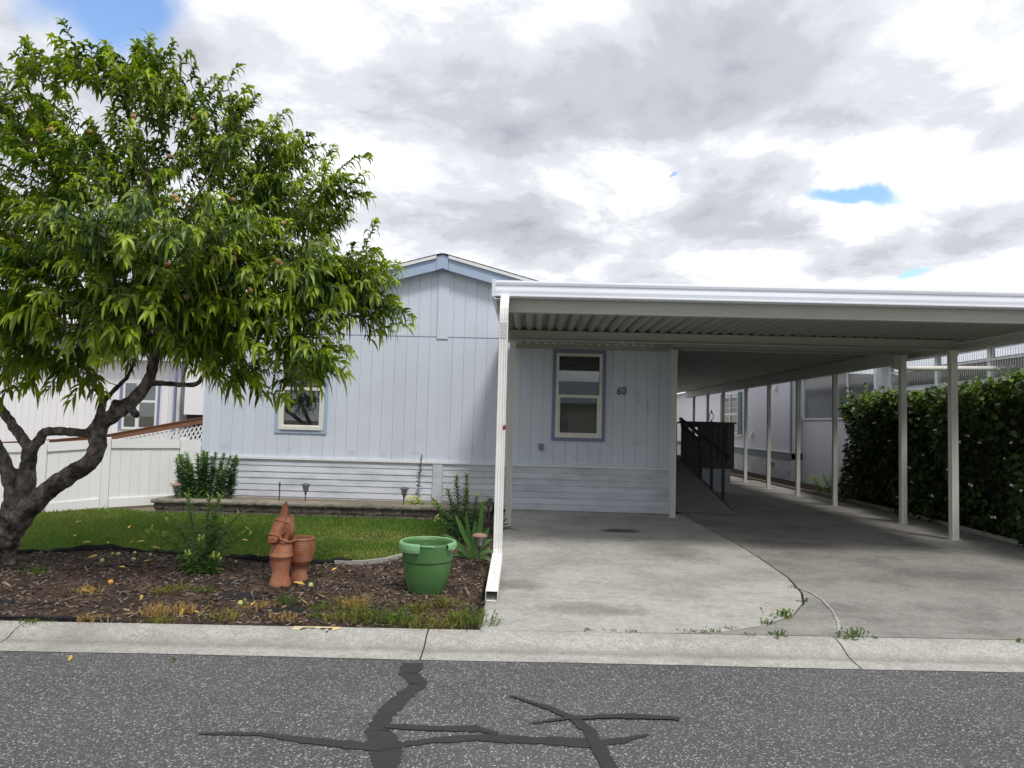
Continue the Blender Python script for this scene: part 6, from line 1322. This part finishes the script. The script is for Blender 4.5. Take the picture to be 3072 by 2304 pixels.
# fallen fruit and leaves
def on_ground(px, py):
    z = .12
    for _ in range(4):
        p = atZ(px, py, z); z = bed_z(p[0], p[1]) if inside(bed_poly, p[0], p[1]) else (float(gz(p[0], p[1])) if p[1] > Yb(p[0]) else road_z(p[0], p[1]) if p[1] < Ye(p[0]) else kz((p[1]-Ye(p[0]))/(Yb(p[0])-Ye(p[0]))))
    return p
gpm = pm.mesh('fallen_peach', MT['greenpeach'], True); opm = pm.mesh('fallen_peach_ripe', MT['orangepeach'], True)
s6 = 1100/2212
for i, (x, y) in enumerate([(712, 337), (805, 370), (812, 328), (680, 335), (1875, 525), (1450, 635), (905, 340), (617, 375), (1108, 350)]):
    p = on_ground(x*s6, 1500+y*s6); o = link('fallen_peach', gpm, None, (p[0], p[1], p[2]+.018), (random.uniform(-1, 1), random.uniform(-1, 1), 0), random.uniform(.7, 1.0) if y < 400 else .9)
    tag(o, 'small green fallen peach lying on the bark by the lawn edge' if y < 400 else ('green fallen peach to the right of the donkey statue foot' if x == 1875 else 'green fallen peach on the fabric patch near the curb'), 'peach', 'green peaches fallen from the tree')
p = on_ground(667*s6, 1500+508*s6); tag(link('fallen_peach', opm, None, (p[0], p[1], p[2]+.02), None, .9), 'orange ripe peach fallen on the bark bed', 'peach')
yl = MB(); V, T, k = leaf_arrays(np.array([[-.05, 0, .004]]), np.array([[1., 0, .15]]), np.array([[0, 0, 1.]]), np.array([.10]), np.array([.03]), np.array([.12]), .35)
ylm = np_mesh('fallen_leaf', V, T, MT['yellowleaf'], np.repeat(np.array([1.]), k), True)
leafpx = [(652, 278), (780, 180), (205, 208), (450, 235), (850, 270), (800, 272), (980, 350), (895, 378), (465, 362), (735, 418), (810, 425), (620, 348), (560, 352), (340, 518), (1425, 380), (1330, 430), (2100, 443), (1800, 515), (1975, 578), (2015, 430), (1480, 262), (1270, 138), (420, 972), (1045, 975), (1265, 835), (525, 565), (1835, 632), (2090, 360), (1560, 350), (940, 310), (1085, 425), (470, 150), (270, 170), (1065, 85), (2040, 118), (2180, 250), (1890, 310), (390, 210), (520, 275), (1180, 690), (1100, 690), (770, 705), (850, 600), (1530, 640)]
for (x, y) in leafpx:
    p = on_ground(x*s6, 1500+y*s6); lawn_ = inside(lawn_poly, p[0], p[1]); z = p[2]+(.035 if lawn_ else .014)
    o = link('fallen_leaf', ylm, None, (p[0], p[1], z), (random.gauss(0, .25), random.gauss(0, .25), random.uniform(0, 6.28)), random.uniform(.7, 1.2))
    on_road = p[1] < Yb(p[0]); tag(o, 'yellow fallen leaf lying on the grey asphalt or curb' if on_road else 'yellow fallen peach leaf resting in the lawn grass' if lawn_ else 'yellow fallen peach leaf on the brown bark bed', 'leaf', 'fallen leaves on street' if on_road else 'fallen leaves on lawn' if lawn_ else 'fallen leaves on bark')
p = on_ground(1390, 1637); o = link('fallen_leaf', ylm, None, (p[0]+1.0, p[1], p[2]+.008), (0, 0, .4), .8); o.location = (atZ(1672, 1637, .14)[0], atZ(1672, 1637, .14)[1], float(gz(0, 9))+.006); tag(o, 'yellow fallen leaf on the concrete slab below the window', 'leaf')

# ------------------------------------------------------------------ home across the street (seen in the window glass)
ax_ = thing('opposite_house', (1.5, -12, 0), 'beige mobile home with blue grey roof reflected in the window glass', 'house')
for k in range(12): BX('siding_board', MT['beige'], ax_, -5, 8, -12.02, -12.0, .3+k*.2, .495+k*.2)
BX('wall', MT['beige'], ax_, -5, 8, -18, -12.03, 0, 2.7)
MB().ext([(-11.5, 2.7), (-11.5, 2.8), (-15, 4.1), (-18.5, 2.8), (-18.5, 2.7)], 'x', -5.4, 8.4).build('roof', MT['nb_roof'], ax_)
BX('window', MT['glass'], ax_, 1.0, 2.2, -11.99, -11.97, 1.1, 2.3)
BX('carport_beam', MT['fascia'], ax_, -9, -5.45, -9.1, -9.0, 2.5, 2.7); BX('carport_post', MT['white_trim'], ax_, -8.9, -8.8, -9.1, -9.0, 0, 2.5)
region([(-30, -25), (30, -25), (30, -2.9+.034*30), (-30, -2.9-.034*30)], 3, lambda x, y: .03, .02).build('opposite_yard', MT['lawn'], kind='structure')
